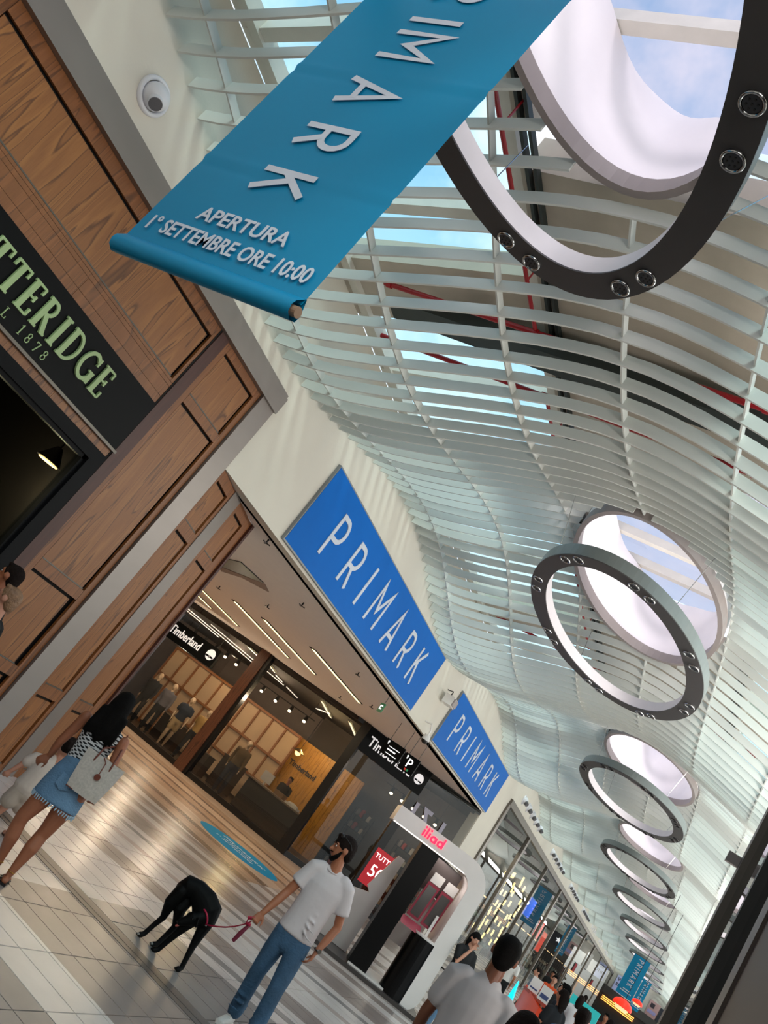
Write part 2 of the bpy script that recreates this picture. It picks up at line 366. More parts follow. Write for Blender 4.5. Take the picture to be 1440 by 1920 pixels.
# ================================================================== SETTING
def floor_material():
    m = D.materials.new('floor_tile'); m.use_nodes = True; t = m.node_tree; b = t.nodes['Principled BSDF']; l = t.links.new
    g = N(t, 'ShaderNodeNewGeometry'); sp = N(t, 'ShaderNodeSeparateXYZ'); l(g.outputs['Position'], sp.inputs[0])
    def M2(op, a, bb, c=None, clamp=False):
        n = N(t, 'ShaderNodeMath', operation=op, use_clamp=clamp)
        for i, v in enumerate((a, bb, c)):
            if v is None: continue
            if isinstance(v, (int, float)): n.inputs[i].default_value = v
            else: l(v, n.inputs[i])
        return n.outputs[0]
    x = M2('DIVIDE', sp.outputs['X'], K); y = M2('DIVIDE', sp.outputs['Y'], K)
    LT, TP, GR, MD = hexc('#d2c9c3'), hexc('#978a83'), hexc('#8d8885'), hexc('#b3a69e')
    def rmp(fac, stops, scale):
        r = ramp(t, [(p/scale, c) for p, c in stops], 'CONSTANT'); l(M2('DIVIDE', fac, scale), r.inputs[0]); return r.outputs[0]
    def mix(f, a, bb):
        n = N(t, 'ShaderNodeMixRGB'); l(f, n.inputs[0])
        for i, v in ((1, a), (2, bb)):
            if isinstance(v, tuple): n.inputs[i].default_value = (*v, 1)
            else: l(v, n.inputs[i])
        return n.outputs[0]
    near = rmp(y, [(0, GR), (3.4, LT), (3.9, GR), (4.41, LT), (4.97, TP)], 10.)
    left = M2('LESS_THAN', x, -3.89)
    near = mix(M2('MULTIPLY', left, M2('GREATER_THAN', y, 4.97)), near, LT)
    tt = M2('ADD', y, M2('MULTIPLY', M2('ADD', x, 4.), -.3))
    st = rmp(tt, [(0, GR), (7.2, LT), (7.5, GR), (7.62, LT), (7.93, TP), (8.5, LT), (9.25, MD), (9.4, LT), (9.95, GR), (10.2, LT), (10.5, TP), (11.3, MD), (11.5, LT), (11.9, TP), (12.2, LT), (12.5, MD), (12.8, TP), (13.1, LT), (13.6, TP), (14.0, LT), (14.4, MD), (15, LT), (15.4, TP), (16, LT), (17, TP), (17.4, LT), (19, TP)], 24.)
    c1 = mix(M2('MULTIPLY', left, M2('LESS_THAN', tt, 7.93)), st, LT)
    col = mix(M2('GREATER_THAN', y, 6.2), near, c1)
    BR, BD, BL = hexc('#b59882'), hexc('#836a59'), hexc('#c9b09c')
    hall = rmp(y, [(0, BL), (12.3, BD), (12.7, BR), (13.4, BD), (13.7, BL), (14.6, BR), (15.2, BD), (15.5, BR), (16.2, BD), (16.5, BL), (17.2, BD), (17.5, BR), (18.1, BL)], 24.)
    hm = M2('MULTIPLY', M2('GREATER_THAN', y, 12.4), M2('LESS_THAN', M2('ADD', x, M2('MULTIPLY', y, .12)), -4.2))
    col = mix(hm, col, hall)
    # far gallery: bands across
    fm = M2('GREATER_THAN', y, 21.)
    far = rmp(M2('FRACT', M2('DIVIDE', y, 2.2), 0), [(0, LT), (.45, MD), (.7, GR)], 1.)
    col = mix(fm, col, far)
    n = N(t, 'ShaderNodeTexNoise'); n.inputs['Scale'].default_value = 2.2; n.inputs['Detail'].default_value = 5; l(g.outputs['Position'], n.inputs['Vector'])
    rr = ramp(t, [(.3, (.86, .86, .86)), (.7, (1, 1, 1))]); l(n.outputs['Fac'], rr.inputs[0])
    mm = N(t, 'ShaderNodeMixRGB', blend_type='MULTIPLY'); mm.inputs[0].default_value = 1; l(col, mm.inputs[1]); l(rr.outputs[0], mm.inputs[2])
    l(mm.outputs[0], b.inputs['Base Color']); b.inputs['Roughness'].default_value = .27; b.inputs['Specular IOR Level'].default_value = .45
    return m
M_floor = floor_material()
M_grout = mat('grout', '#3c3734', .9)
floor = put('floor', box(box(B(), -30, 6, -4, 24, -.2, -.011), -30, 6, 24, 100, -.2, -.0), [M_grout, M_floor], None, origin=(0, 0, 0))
for p in floor.data.polygons:
    if p.center.y > 24: p.material_index = 1
tag(floor, kind='structure')
TW, TH_ = .545, .2725
def tile_mesh():
    bm = B(); g = .004; a, c = TW/2-g, TH_/2-g
    lo = [bm.verts.new((sx_*a, sy_*c, -.011)) for sx_, sy_ in ((-1, -1), (1, -1), (1, 1), (-1, 1))]
    hi = [bm.verts.new((sx_*(a-.001), sy_*(c-.001), 0)) for sx_, sy_ in ((-1, -1), (1, -1), (1, 1), (-1, 1))]
    bm.faces.new(hi)
    for i in range(4): bm.faces.new((lo[i], lo[(i+1) % 4], hi[(i+1) % 4], hi[i]))
    me = D.meshes.new('tile'); bm.to_mesh(me); bm.free(); me.materials.append(M_floor); return me
tm = tile_mesh()
tiles = []
fx = 1570.37
for i in range(-24, 10):
    for j in range(0, 84):
        cx, cy = -2.5+TW*(i+.5), 1.685+TH_*(j+.5)
        if 6.05 < cy < 6.33 and False: continue
        d = Vector((cx, cy, -1.7)); z = d.dot(_f)
        u, v = (720+fx*d.dot(_r)/z, 960-fx*d.dot(_u)/z) if z > .3 else (-999, -999)
        inside = z > .3 and -40 < u < 1480 and 1380 < v < 1960
        tiles.append((0 if inside else 1, d.length, cx, cy))
tiles.sort()
bmr = B()
for k, (o_, dl, cx, cy) in enumerate(tiles):
    if abs(cy-6.19) < .05 and False: continue
    if k < 290 and o_ == 0:
        o = D.objects.new('tile', tm); COL.objects.link(o); o.parent = floor; o.location = (cx, cy, 0)
    else:
        a, c = TW/2-.004, TH_/2-.004
        lo = [bmr.verts.new((cx+sx_*a, cy+sy_*c, -.011)) for sx_, sy_ in ((-1, -1), (1, -1), (1, 1), (-1, 1))]
        hi = [bmr.verts.new((cx+sx_*a, cy+sy_*c, 0)) for sx_, sy_ in ((-1, -1), (1, -1), (1, 1), (-1, 1))]
        bmr.faces.new(hi)
        for i in range(4): bmr.faces.new((lo[i], lo[(i+1) % 4], hi[(i+1) % 4], hi[i]))
tag(put('distant_tiles', bmr, M_floor, floor, recalc=False), kind='stuff')
tag(put('expansion_joint', box(box(B(), -5.6, 1.1, 6.08, 6.3, -.01, .004), -5.6, 1.1, 6.165, 6.215, .0, .006), mat('joint_steel', '#6b6867', .38, .6, var=.25, scale=2.5), floor), 'dark steel expansion joint')
# floor sticker
bm = B(); cyl(bm, (-7.17, 14.8, .0), (-7.17, 14.8, .004), .87, n=48)
stk = thing('floor_sticker', 'round teal opening-day sticker on the hall floor', 'sticker', (-7.17, 14.8, 0))
put('disc', bm, mat('sticker_teal', '#007fae', .7, spec=.1), stk)
for i, (tx, sz) in enumerate((('PRIMARK', .26), ('APERTURA', .15), ('1° SETTEMBRE', .15))):
    ftext(tx, (-7.17, 14.95-.22*i, .007), X, Y, sz, M_letter, stk, 'lettering', ext=.001, align='CENTER')

# ------------------------------------------------------------------ left wall
wl = B()
box(wl, XL-.25, XL, -1, 6.4, 4.66, 6.0)
box(wl, XL-.25, XL, 6.4, 24.2, 3.66, 6.0)
box(wl, XL-.25, XL, 24.2, 95, 4.58, 6.0)
box(wl, XL-.25, XL, 22.3, 24.2, 0, 3.66)
tag(put('wall_left', wl, M_white, origin=(0, 0, 0)), kind='structure')
wr = B(); box(wr, XR, XR+.25, -1, 95, 4.4, 6.0)
box(wr, XR, XR+.25, -6, 8, 0, 4.4)
tag(put('wall_right', wr, M_white, origin=(0, 0, 0)), kind='structure')
wb = B(); box(wb, XL-.3, XR+.3, 95, 95.3, 0, 6.6)
box(wb, XL-.3, XR+.3, -6.3, -6, 0, 6.6); box(wb, XL-.25, XL-.13, -6, 1, 0, 4.66)
prism(wb, [(-6.65, 7.85), (-19.2, 13.75), (-19.2, 13.95), (-6.65, 8.05)], (0, 0, 0), X, Y, Z, 0, 3.66); box(wb, -19.3, -19.1, 14.2, 19.4, 0, 3.66)
tag(put('wall_back', wb, M_white, origin=(0, 0, 0)), kind='structure')
# soffit over the side hall
HALL = [(-15.5, 19.3), (-12.0, 19.3), (-8.7, 19.8), (-5.8, 22.25)]
sf = B()
prism(sf, [(-5.99, 6.9), (-5.8, 22.25), (-8.7, 19.8), (-12, 19.3), (-19, 19.3), (-19, 14.0), (-8.3, 7.9), (-6.24, 7.9)], (0, 0, 0), X, Y, Z, 3.66, 3.86)
tag(put('ceiling_hall', sf, M_soffit, origin=(0, 0, 0)), kind='structure')

# ------------------------------------------------------------------ roof
def roofz(x): return 6.0+.22*min(x-XL, XR-x)
bm = B()
for k in range(-1, 12):
    y = 6.0+PER*k
    for (a, b) in ((XL, -3.55), (-1.05, XR)):
        for (y0, y1) in ((y-.42, y+.42), (y+PER/2-.3, y+PER/2+.3)):
            za, zb = roofz(a), roofz(b)
            vs = [bm.verts.new((xx, yy, zz+dz)) for xx, zz in ((a, za), (b, zb)) for yy in (y0, y1) for dz in (0, .3)]
            for f in ((0, 1, 3, 2), (4, 6, 7, 5), (0, 4, 5, 1), (2, 3, 7, 6), (0, 2, 6, 4), (1, 5, 7, 3)): bm.faces.new([vs[i] for i in f])
    yc = 1.73+PER*k
    box(bm, -3.6, -1.0, yc+(2.6 if k == 0 else 2.25), yc+PER-2.25, 6.42, 6.8)
    box(bm, -3.6, -3.42, yc-2.25, yc+2.25, 6.42, 7.0); box(bm, -1.18, -1.0, yc-2.25, yc+2.25, 6.42, 7.0)
tag(put('roof', bm, M_roofbeige, origin=(0, 0, 0)), kind='structure')
roof_win = 0
fr = B(); gl = B(); 
for k in range(-1, 12):
    y = 6.0+PER*k
    for yy in (1.38, 3.0, 5.45, 7.1):
        for (a, b) in ((XL+.05, -3.55), (-1.05, XR-.05)):
            za, zb = roofz(a)-.03, roofz(b)-.03
            vs = [fr.verts.new((xx, q, zz+dz)) for xx, zz in ((a, za), (b, zb)) for q in (y+yy-.06, y+yy+.06) for dz in (0, .14)]
            for f in ((0, 1, 3, 2), (4, 6, 7, 5), (0, 4, 5, 1), (2, 3, 7, 6), (0, 2, 6, 4), (1, 5, 7, 3)): fr.faces.new([vs[i] for i in f])
for a in (XL, XL+.1, -3.7, -1.05, XR-.15):
    box(fr, a, a+.1, -2, 95, roofz(a+.05)-.05+(.05 if a == XL else 0), roofz(a+.05)+.1)
for (a, b) in ((XL, -3.55), (-1.05, XR)):
    v = [gl.verts.new(p) for p in ((a, -2, roofz(a)+.12), (b, -2, roofz(b)+.12), (b, 95, roofz(b)+.12), (a, 95, roofz(a)+.12))]; gl.faces.new(v)
wn = put('window_1', fr, M_mull, origin=(0, 0, 0)); tag(wn, kind='structure')
put('pane', gl, M_sky, wn)
tr_ = B()
for x_ in (-3.50, -3.42, -1.12, -1.04): box(tr_, x_-.015, x_+.015, -2, 94, 6.36, 6.415)
put('track', tr_, M_duct, wn)
# ducts and pipes above the louvres
bm = B(); box(bm, XL+.02, XR-.02, 6.12, 6.42, 6.1, 6.32)
tag(put('ventilation_duct', bm, M_duct, origin=(XC, 6.3, 6.1)), 'dark grey duct crossing above the louvres between two skylight bays', 'duct')
for i, (y, z) in enumerate(((5.85, 6.08), (6.75, 6.05), (14.4, 6.1))):
    bm = B(); cyl(bm, (XL+.01, y, z), (XR-.01, y, z), .027, n=12)
    for xx in (-5.2, -3.46, -1.3): cyl(bm, (xx-.03, y, z), (xx+.03, y, z), .038, n=12)
    tag(put('sprinkler_pipe', bm, M_red, origin=(XC, y, z), smooth=False), ('red pipe beside the dark duct above the louvres', 'thinner red pipe beyond the dark duct above the louvres', 'red pipe above the louvres in the second skylight bay')[i], 'pipe', 'red pipes above the louvres')
for i, (y0, y1) in enumerate(((1.5, 5.81), (6.79, 13.5))):
    bm = B(); cyl(bm, (-3.46, y0, 6.09), (-3.46, y1, 6.09), .02, n=10)
    for q in range(3):
        yy = y0+.7+q*(y1-y0-1)/2.2; box(bm, -3.465, -3.455, yy-.008, yy+.008, 6.1, 6.45)
    tag(put('branch_pipe', bm, M_red, origin=(-3.46, y0, 6.1)), ('narrow red pipe running lengthwise behind the near hoop lamp', 'narrow red pipe running lengthwise past the second skylight')[i], 'pipe', 'red pipes above the louvres')
# ------------------------------------------------------------------ louvres
BX = [0, .5, 1.03, 1.55, 2.06, 2.6, 3.09, 3.5]; BZ = [5.85, 5.82, 5.70, 5.565, 5.41, 5.27, 5.17, 5.17]
def lz(x, y): return float(np.interp(abs(x-XC), BX, BZ)) - .3*math.cos(2*PI*(y-5.8)/PER)
def lz_s(x, y): return sum(lz(x+d, y) for d in (-.25, 0, .25))/3
OY = [1.93]+[1.73+PER*k for k in range(1, 12)]; ORX, ORY = 1.0, 1.94
HB = .112
louv = thing('ceiling_louvres', None, None, (0, 0, 0)); louv['kind'] = 'structure'
def blade_mesh(y, cut):
    bm = B(); n = 30; xs = [XL+.02+(XR-XL-.04)*i/n for i in range(n+1)]
    segs = [xs]
    if cut:
        c = cut; segs = [[x for x in xs if x < XC-c-.01]+[XC-c], [XC+c]+[x for x in xs if x > XC+c+.01]]
    ref = -.3*math.cos(2*PI*(y-5.8)/PER)
    for sg in segs:
        prev = None
        for x in sg:
            z = lz_s(x, y)-ref
            r = [bm.verts.new((x, dy, z+dz)) for dy, dz in ((-.009, 0), (.009, 0), (.009, HB), (-.009, HB))]
            if prev:
                for i in range(4): bm.faces.new((prev[i], prev[(i+1) % 4], r[(i+1) % 4], r[i]))
            else: bm.faces.new(r)
            prev = r
        bm.faces.new(prev[::-1])
    bmesh.ops.recalc_face_normals(bm, faces=bm.faces)
    me = D.meshes.new('blade'); bm.to_mesh(me); bm.free(); me.materials.append(M_blade); return me
cache = {}; nb = 0; bmf = B()
for i in range(0, 372):
    y = 1.97+.25*i
    cut = 0
    for oy in OY:
        q = (y-oy)/(ORY+.05)
        if abs(q) < 1: cut = round((ORX+.03)*math.sqrt(1-q*q), 3)
    if cut not in cache: cache[cut] = blade_mesh(y, cut)
    ref = -.3*math.cos(2*PI*(y-5.8)/PER)
    if nb < 296:
        o = D.objects.new('blade', cache[cut]); COL.objects.link(o); o.parent = louv; o.location = (0, y, ref); nb += 1
    else:
        t_ = bmesh.new(); t_.from_mesh(cache[cut]); t_.transform(Matrix.Translation((0, y, ref)))
        mm = D.meshes.new('t'); t_.to_mesh(mm); bmf.from_mesh(mm); t_.free(); D.meshes.remove(mm)
tag(put('distant_blades', bmf, M_blade, louv), kind='stuff')
for k in range(-3, 4):
    x = XC+1.03*k; bm = B(); prev = None; yy = 1.5
    while yy < 95:
        inside = any(abs(yy-oy) < ORY*math.sqrt(max(0, 1-((x-XC)/ORX)**2)) for oy in OY) if abs(x-XC) < ORX else False
        if inside: prev = None
        else:
            z = lz_s(x, yy); r = [bm.verts.new((x+dx, yy, z+dz)) for dx, dz in ((-.008, .03), (.008, .03), (.008, HB-.006), (-.008, HB-.006))]
            if prev:
                for i in range(4): bm.faces.new((prev[i], prev[(i+1) % 4], r[(i+1) % 4], r[i]))
            else: bm.faces.new(r)
            prev = r
        yy += .25 if yy < 45 else .5
    put('rib', bm, M_blade, louv)
# ------------------------------------------------------------------ oval light wells
def ell(rx, ry, n=64): return [(rx*math.cos(2*PI*i/n), ry*math.sin(2*PI*i/n)) for i in range(n)]
def loft(bm, rings):
    prev = None
    for r in rings:
        v = [bm.verts.new(p) for p in r]
        if prev:
            for i in range(len(v)): bm.faces.new((prev[i], prev[(i+1) % len(v)], v[(i+1) % len(v)], v[i]))
        prev = v
def well(k, oy):
    ordn = ['nearest', 'second', 'third', 'fourth', 'fifth', 'sixth', 'seventh', 'eighth', 'ninth', 'tenth', 'eleventh', 'twelfth'][k]
    look = ['drawn deep below blue panes, cropped by the frame', 'with white bars crossing its sky panes', 'filled with pale fabric only'][k] if k < 3 else 'seen as a thin pale sliver'
    t = thing('light_well', f'{ordn} oval skylight shaft along the louvres, {look}' if k < 3 else f'{ordn} oval skylight shaft counting away along the louvres', 'skylight', (XC, oy, 5.87), 'oval light wells in the louvres')
    bm = B(); P = lambda rx, ry, z: [(XC+a, oy+b, z) for a, b in ell(rx, ry)]
    loft(bm, [P(ORX-.06, ORY-.06, 5.87), P(ORX, ORY, 5.87), P(ORX, ORY, 6.0), P(ORX-.06, ORY-.06, 6.0), P(ORX-.06, ORY-.06, 5.87)])
    put('rim', bm, M_rim, t, smooth=False)
    bm = B(); n = 96; rows = []
    for j in range(13):
        s = j/12; row = []
        for i in range(n):
            a = 2*PI*i/n; f = 1+.022*s*math.sin(7*a+k)+.012*s*math.sin(12*a+2*k)+.035*math.sin(PI*s)
            row.append((XC+(ORX-.05)*math.cos(a)*(f+.02*s), oy+(ORY-.05)*math.sin(a)*(f+.12*s), 5.9+1.02*s))
        rows.append(row)
    loft(bm, rows); put('fabric_shaft', bm, M_fabric, t, smooth=True)
    if k < 10: area((XC, oy, 6.0), (0, 0, 1), 1.0, 2.2, 15, (1, .95, .95))      # unseen upward lamp added to brighten the shaft fabric
    for yy in (oy-1.9, oy-.75, oy+.72, oy+1.5): put('frame_bar', box(B(), XC-1.12, XC+1.12, yy-.055, yy+.055, 6.93, 7.05), M_mull, t)
    bm = B(); v = [bm.verts.new(p) for p in ((XC-1.25, oy-2.4, 7.06), (XC+1.25, oy-2.4, 7.06), (XC+1.25, oy+2.4, 7.06), (XC-1.25, oy+2.4, 7.06))]; bm.faces.new(v)
    put('pane', bm, M_skyl, t)
for k, oy in enumerate(OY[:11]): well(k, oy)
# ------------------------------------------------------------------ oval hoop lamps
RX, RY, RZ = 1.14, 2.17, 5.1
def hoop(k, oy):
    ordn = ['nearest', 'second', 'third', 'fourth', 'fifth', 'sixth', 'seventh', 'eighth', 'ninth', 'tenth', 'eleventh', 'twelfth'][k]
    t = thing('hoop_lamp', f'{ordn} grey oval hoop lamp hanging under the louvres, ' + ('beside the big teal banner' if k == 0 else 'counting away down the arcade' if k > 1 else 'whole hoop with pairs of dark spotlights'), 'lamp', (XC, oy, RZ), 'oval hoop lamps')
    P = lambda rx, ry, z: [(XC+a, oy+b, z) for a, b in ell(rx, ry, 96)]
    bm = B(); loft(bm, [P(RX-.21, RY-.21, RZ+.012), P(RX-.21, RY-.21, RZ), P(RX, RY, RZ), P(RX, RY, RZ+.012)]); put('underside', bm, M_ringd, t)
    bm = B(); loft(bm, [P(RX-.21, RY-.21, RZ+.012), P(RX-.21, RY-.21, RZ+.15)]); put('inner_band', bm, M_ringw, t, smooth=True)
    bm = B(); loft(bm, [P(RX, RY, RZ+.012), P(RX, RY, RZ+.15), P(RX-.21, RY-.21, RZ+.15)]); put('outer_band', bm, M_ringo, t)
    bm = B()
    for a in (50, 130, 230, 310):
        a = math.radians(a); px, py = XC+(RX-.08)*math.cos(a), oy+(RY-.08)*math.sin(a)
        cyl(bm, (px, py, RZ+.14), (px+.25*math.cos(a), py+.3*math.sin(a), lz(px, py)+.1), .004, n=5)
    put('cable', bm, M_chrome, t)
    if k > 3: return
    for q in range(8):
        for s in (-1, 1):
            a = math.radians(22.5+45*q+s*(4.6 if q % 4 in (0, 3) else 5.0)); px, py = XC+(RX-.085)*math.cos(a), oy+(RY-.085)*math.sin(a)
            bm = B(); n = 20; R2 = [[(px+r*math.cos(2*PI*i/n), py+r*math.sin(2*PI*i/n), RZ-z) for i in range(n)] for r, z in ((.064, -.004), (.066, .012), (.058, .018), (.05, .014), (.048, -.002))]
            loft(bm, R2); sp_ = put('spotlight', bm, M_chrome if k < 2 else M_dark, t, smooth=True)
            if k < 2:
                bm = B(); cyl(bm, (px, py, RZ-.010), (px, py, RZ), .046, n=18); put('lens', bm, mat('lens_dark', '#34353a', .4), sp_)
                bm = B()
                for (u, w) in [(0, 0)]+[(.027*math.cos(PI/3*i), .027*math.sin(PI/3*i)) for i in range(6)]: cyl(bm, (px+u, py+w, RZ-.013), (px+u, py+w, RZ-.009), .006, n=8)
                put('diode', bm, M_black, sp_)
for k, oy in enumerate([1.86]+OY[1:11]): hoop(k, oy)

# ================================================================== MENSWEAR SHOP (walnut front on the left wall)
shop = thing('shopfront', 'walnut-panelled shopfront with black fascia and display window', 'shopfront', (XL, 5.2, 0))
M_edge = mat('panel_edge_light', '#5d574f', .35, .4)
bm = B()
for (y0, y1, z0, z1) in ((1, 5.14, 3.49, 4.45), (1, 5.17, 2.83, 2.92), (5.18, 6.12, 0, 4.45), (1, 2.2, 0, 2.83), (2.2, 5.16, 0, .28)):
    box(bm, XL-.14, XL-.055, y0, y1, z0, z1)
put('backing', bm, M_groove, shop)
def vpanel(y0, y1, z0, z1, par=shop, O=(XL, 0, 0), U=Y, Wd=X, frame=None):
    """recessed board with black shadow gaps at top and far edge and a thin metal edge below and near"""
    g = .035
    fbox(bmP := B(), O, U, Z, Wd, y0+.012, y1-g, z0+.012, z1-g*.8, -.05, -.012); put('panel', bmP, M_wood, par)
    bmE = B(); fbox(bmE, O, U, Z, Wd, y0, y1-g, z0, z0+.012, -.04, .001); put('metal_edge', bmE, M_edge, par)
def boards(rects, par, O=(XL, 0, 0), U=Y, Wd=X, m=None):
    for (y0, y1, z0, z1) in rects:
        bb = B(); fbox(bb, O, U, Z, Wd, y0+.0015, y1-.0015, z0+.0015, z1-.0015, -.03, 0); put('board', bb, m or M_wood2, par)
def framed(y0, y1, z0, z1, panels, par, O=(XL, 0, 0), U=Y, Wd=X):
    """stiles and rails around a column of panels (py0,py1,pz0,pz1), sorted top to bottom"""
    a, b = panels[0][0], panels[0][1]; r = []
    if a > y0: r.append((y0, a, z0, z1))
    r.append((b, y1, z0, z1)); top = z1
    for p in panels: r.append((a, b, p[3], top)); top = p[2]
    if top > z0: r.append((a, b, z0, top))
    boards([q for q in r if q[1]-q[0] > .004 and q[3]-q[2] > .004], par, O, U, Wd)
    for p in panels: vpanel(*p, par, O, U, Wd)
# area above the sign
framed(1.0, 5.14, 3.74, 4.45, [(2.07, 5.10, 3.77, 4.33)], shop)
for (z0, z1) in ((3.70, 3.74), (3.58, 3.70), (3.49, 3.58)):
    y = 1.0; q = 0
    while y < 5.14:
        y2 = min(5.14, y+(1.4 if z1-z0 > .05 else 4.2)); boards([(y, y2, z0, z1)], shop); y = y2
# thin boards under the sign
y = 1.0
while y < 5.14: y2 = min(5.14, y+.55); boards([(y, y2, 2.83, 2.905)], shop, m=M_wood); y = y2
boards([(1.0, 2.2, 0, 2.83), (2.2, 5.16, 0, .28)], shop)
framed(5.30, 6.12, 0, 4.45, [(5.38, 6.04, 3.82, 4.36), (5.38, 6.04, 1.83, 3.72), (5.36, 6.01, .96, 1.72), (5.36, 6.01, .1, .85)], shop)
bm = B(); box(bm, XL-.03, XL+.012, 5.16, 5.30, 0, 4.45); put('edge_post', bm, M_woodred, shop)
bm = B(); box(bm, XL-.03, XL+.004, 5.14, 5.16, 0, 4.45); put('post_gap', bm, M_groove, shop)
# fascia sign
sg = put('fascia_board', box(B(), XL-.02, XL+.03, .6, 5.14, 2.93, 3.49), M_signblack, shop)
fr_ = B(); box(fr_, XL-.02, XL+.045, .6, 5.16, 2.905, 2.93); put('fascia_trim', fr_, M_edge, sg)
word('GUTTERIDGE', (XL+.03, 2.62, 3.10), Y, Z, X, .27, .10, .1, M_lettergreen, sg, letters=SERIF, total=1.98, d=(0, .02), sxx=.80)
word('L 1878', (XL+.03, 3.48, 2.975), Y, Z, X, .085, .4, .1, M_lettergreen, sg, letters=SERIF, total=.52, d=(0, .008))
# window
wf = B(); 
for (y0, y1, z0, z1, d) in ((2.2, 5.14, 2.72, 2.83, .03), (4.99, 5.14, .28, 2.72, .03), (2.2, 2.35, .28, 2.72, .03), (2.2, 5.14, .28, .42, .03), (2.35, 4.99, 2.68, 2.72, .0), (4.95, 4.99, .42, 2.72, .0)):
    box(wf, XL-.08, XL+d, y0, y1, z0, z1)
wfo = put('window_frame', wf, mat('window_black', '#0c0d0f', .6, spec=.15), shop)
bm = B(); box(bm, XL-.05, XL-.045, 2.35, 4.96, .42, 2.69); put('pane', bm, glass('window_glass', (.62, .66, .62), .03, f0=1.15), wfo)
# shop interior behind the window
room = put('shop_interior', box(box(box(box(box(B(), -9.2, -9.1, 1, 6.1, 0, 3.6), -9.2, XL-.13, 1, 1.1, 0, 3.6), -9.2, XL-.13, 6.05, 6.15, 0, 3.6), -9.2, XL-.13, 1, 6.1, 3.5, 3.6), -9.2, XL-.13, 1, 6.1, -.02, .3), mat('interior_brown', '#1b1512', .8, var=.2, scale=1.5), origin=(-9.2, 1, 0)); tag(room, kind='structure'); room.name = 'wall_shop_interior'
tag(put('window_plinth', box(B(), -6.5, -5.95, 2.4, 5.0, .3, .75), mat('plinth_orange', '#8d4a22', .5, var=.15), origin=(-6.3, 3.7, .3)), 'orange-brown display plinth inside the menswear window', 'plinth')
t = thing('pendant_lamp', 'small warm dome lamp glowing inside the menswear window', 'lamp', (-7.0, 5.95, 2.75))
bm = B(); cyl(bm, (-7.0, 5.7, 2.62), (-7.0, 5.7, 2.8), .14, .03); put('shade', bm, M_dark, t)
bm = B(); cyl(bm, (-7.0, 5.7, 2.61), (-7.0, 5.7, 2.63), .11); put('bulb', bm, mat('warm_bulb', '#ffd9a0', .5, emit=4, ecol='#ffc27a'), t)
bm = B(); cyl(bm, (-7.0, 5.7, 2.8), (-7.0, 5.7, 3.5), .008); put('cord', bm, M_black, t)
point((-7.0, 5.6, 2.4), 30); point((-6.6, 4.2, 2.3), 26)
for i in range(5):
    yy = 3.5+i*.3
    t = thing('shirt_display', f'folded light shirt stack on window shelf, {["first","second","third","fourth","fifth"][i]} along the menswear window', 'shirt', (-6.35, yy, .75), 'folded shirts in the window')
    bm = B()
    for q in range(3): fbox(bm, (-6.35, yy, .75), X, Y, Z, -.12, .12, -.1, .1, .05*q, .05*q+.04)
    put('shirt', bm, mat('shirt_stripes%d' % (i % 3), ['#8a8f92', '#c9c3b0', '#6a3d35'][i % 3], .8), t)
for i in range(2):
    t = thing('garment_rail', ['chrome rail of dark jackets deep in the menswear shop', 'chrome rail of dark jackets nearer the menswear window glass'][i], 'rail', (-7.3+.6*i, 4.4, .3))
    bm = B(); tube(bm, [(-7.3+.6*i, 3.7, .3), (-7.3+.6*i, 3.7, 1.7), (-7.3+.6*i, 5.1, 1.7), (-7.3+.6*i, 5.1, .3)], .015); put('rail_frame', bm, M_chrome, t)
    for q in range(8):
        bm = B(); yy = 3.8+q*.165; prism(bm, [(-.22, 0), (.22, 0), (.2, .75), (.05, .85), (-.05, .85), (-.2, .75)], (-7.3+.6*i, yy, .8), X, Z, Y, -.03, .03)
        put('jacket', bm, mat('jacket%d' % (q % 3), ['#231f20', '#3b2a24', '#54575c'][q % 3], .9), t)

# steel trim around the corner
tr = thing('corner_trim', 'brushed steel trim framing the walnut shopfront', 'trim', (XL, 6.4, 0))
put('top_rail', box(B(), XL-.02, XL+.07, -1, 6.4, 4.45, 4.66), M_steel, tr)
put('top_lip', box(B(), XL-.02, XL+.045, -1, 6.4, 4.66, 4.70), M_steel, tr)
put('post', box(B(), XL-.04, XL+.03, 6.125, 6.4, 0, 4.45), M_steel, tr)
# angled walnut return
AO = Vector((XL, 6.4, 0)); AU = Vector((-.2798, .9601, 0)); AW = Vector((.9601, .2798, 0))
rt = thing('panelled_return', 'angled walnut-panelled wall turning into the hall', 'wall panelling', (-6.0, 7.1, 0))
bm = B(); fbox(bm, AO, AU, Z, AW, 0, 1.6, 0, 3.66, -.3, -.052); put('backing', bm, M_groove, rt)
framed(.02, .60, 0, 3.655, [(.10, .53, 3.0, 3.53), (.10, .53, .95, 2.87), (.10, .53, .1, .83)], rt, AO, AU, AW)
bm = B(); fbox(bm, AO, AU, Z, AW, .60, .88, 0, 3.655, -.05, .01); put('steel_strip', bm, M_steel, rt)
framed(.88, 1.58, 0, 3.655, [(.98, 1.38, 2.98, 3.53), (.98, 1.38, .95, 2.85), (.98, 1.38, .1, .83)], rt, AO, AU, AW)
bm = B(); fbox(bm, AO, AU, Z, AW, 1.58, 1.64, 0, 3.655, -.3, .03); put('end_post', bm, M_woodred, rt)
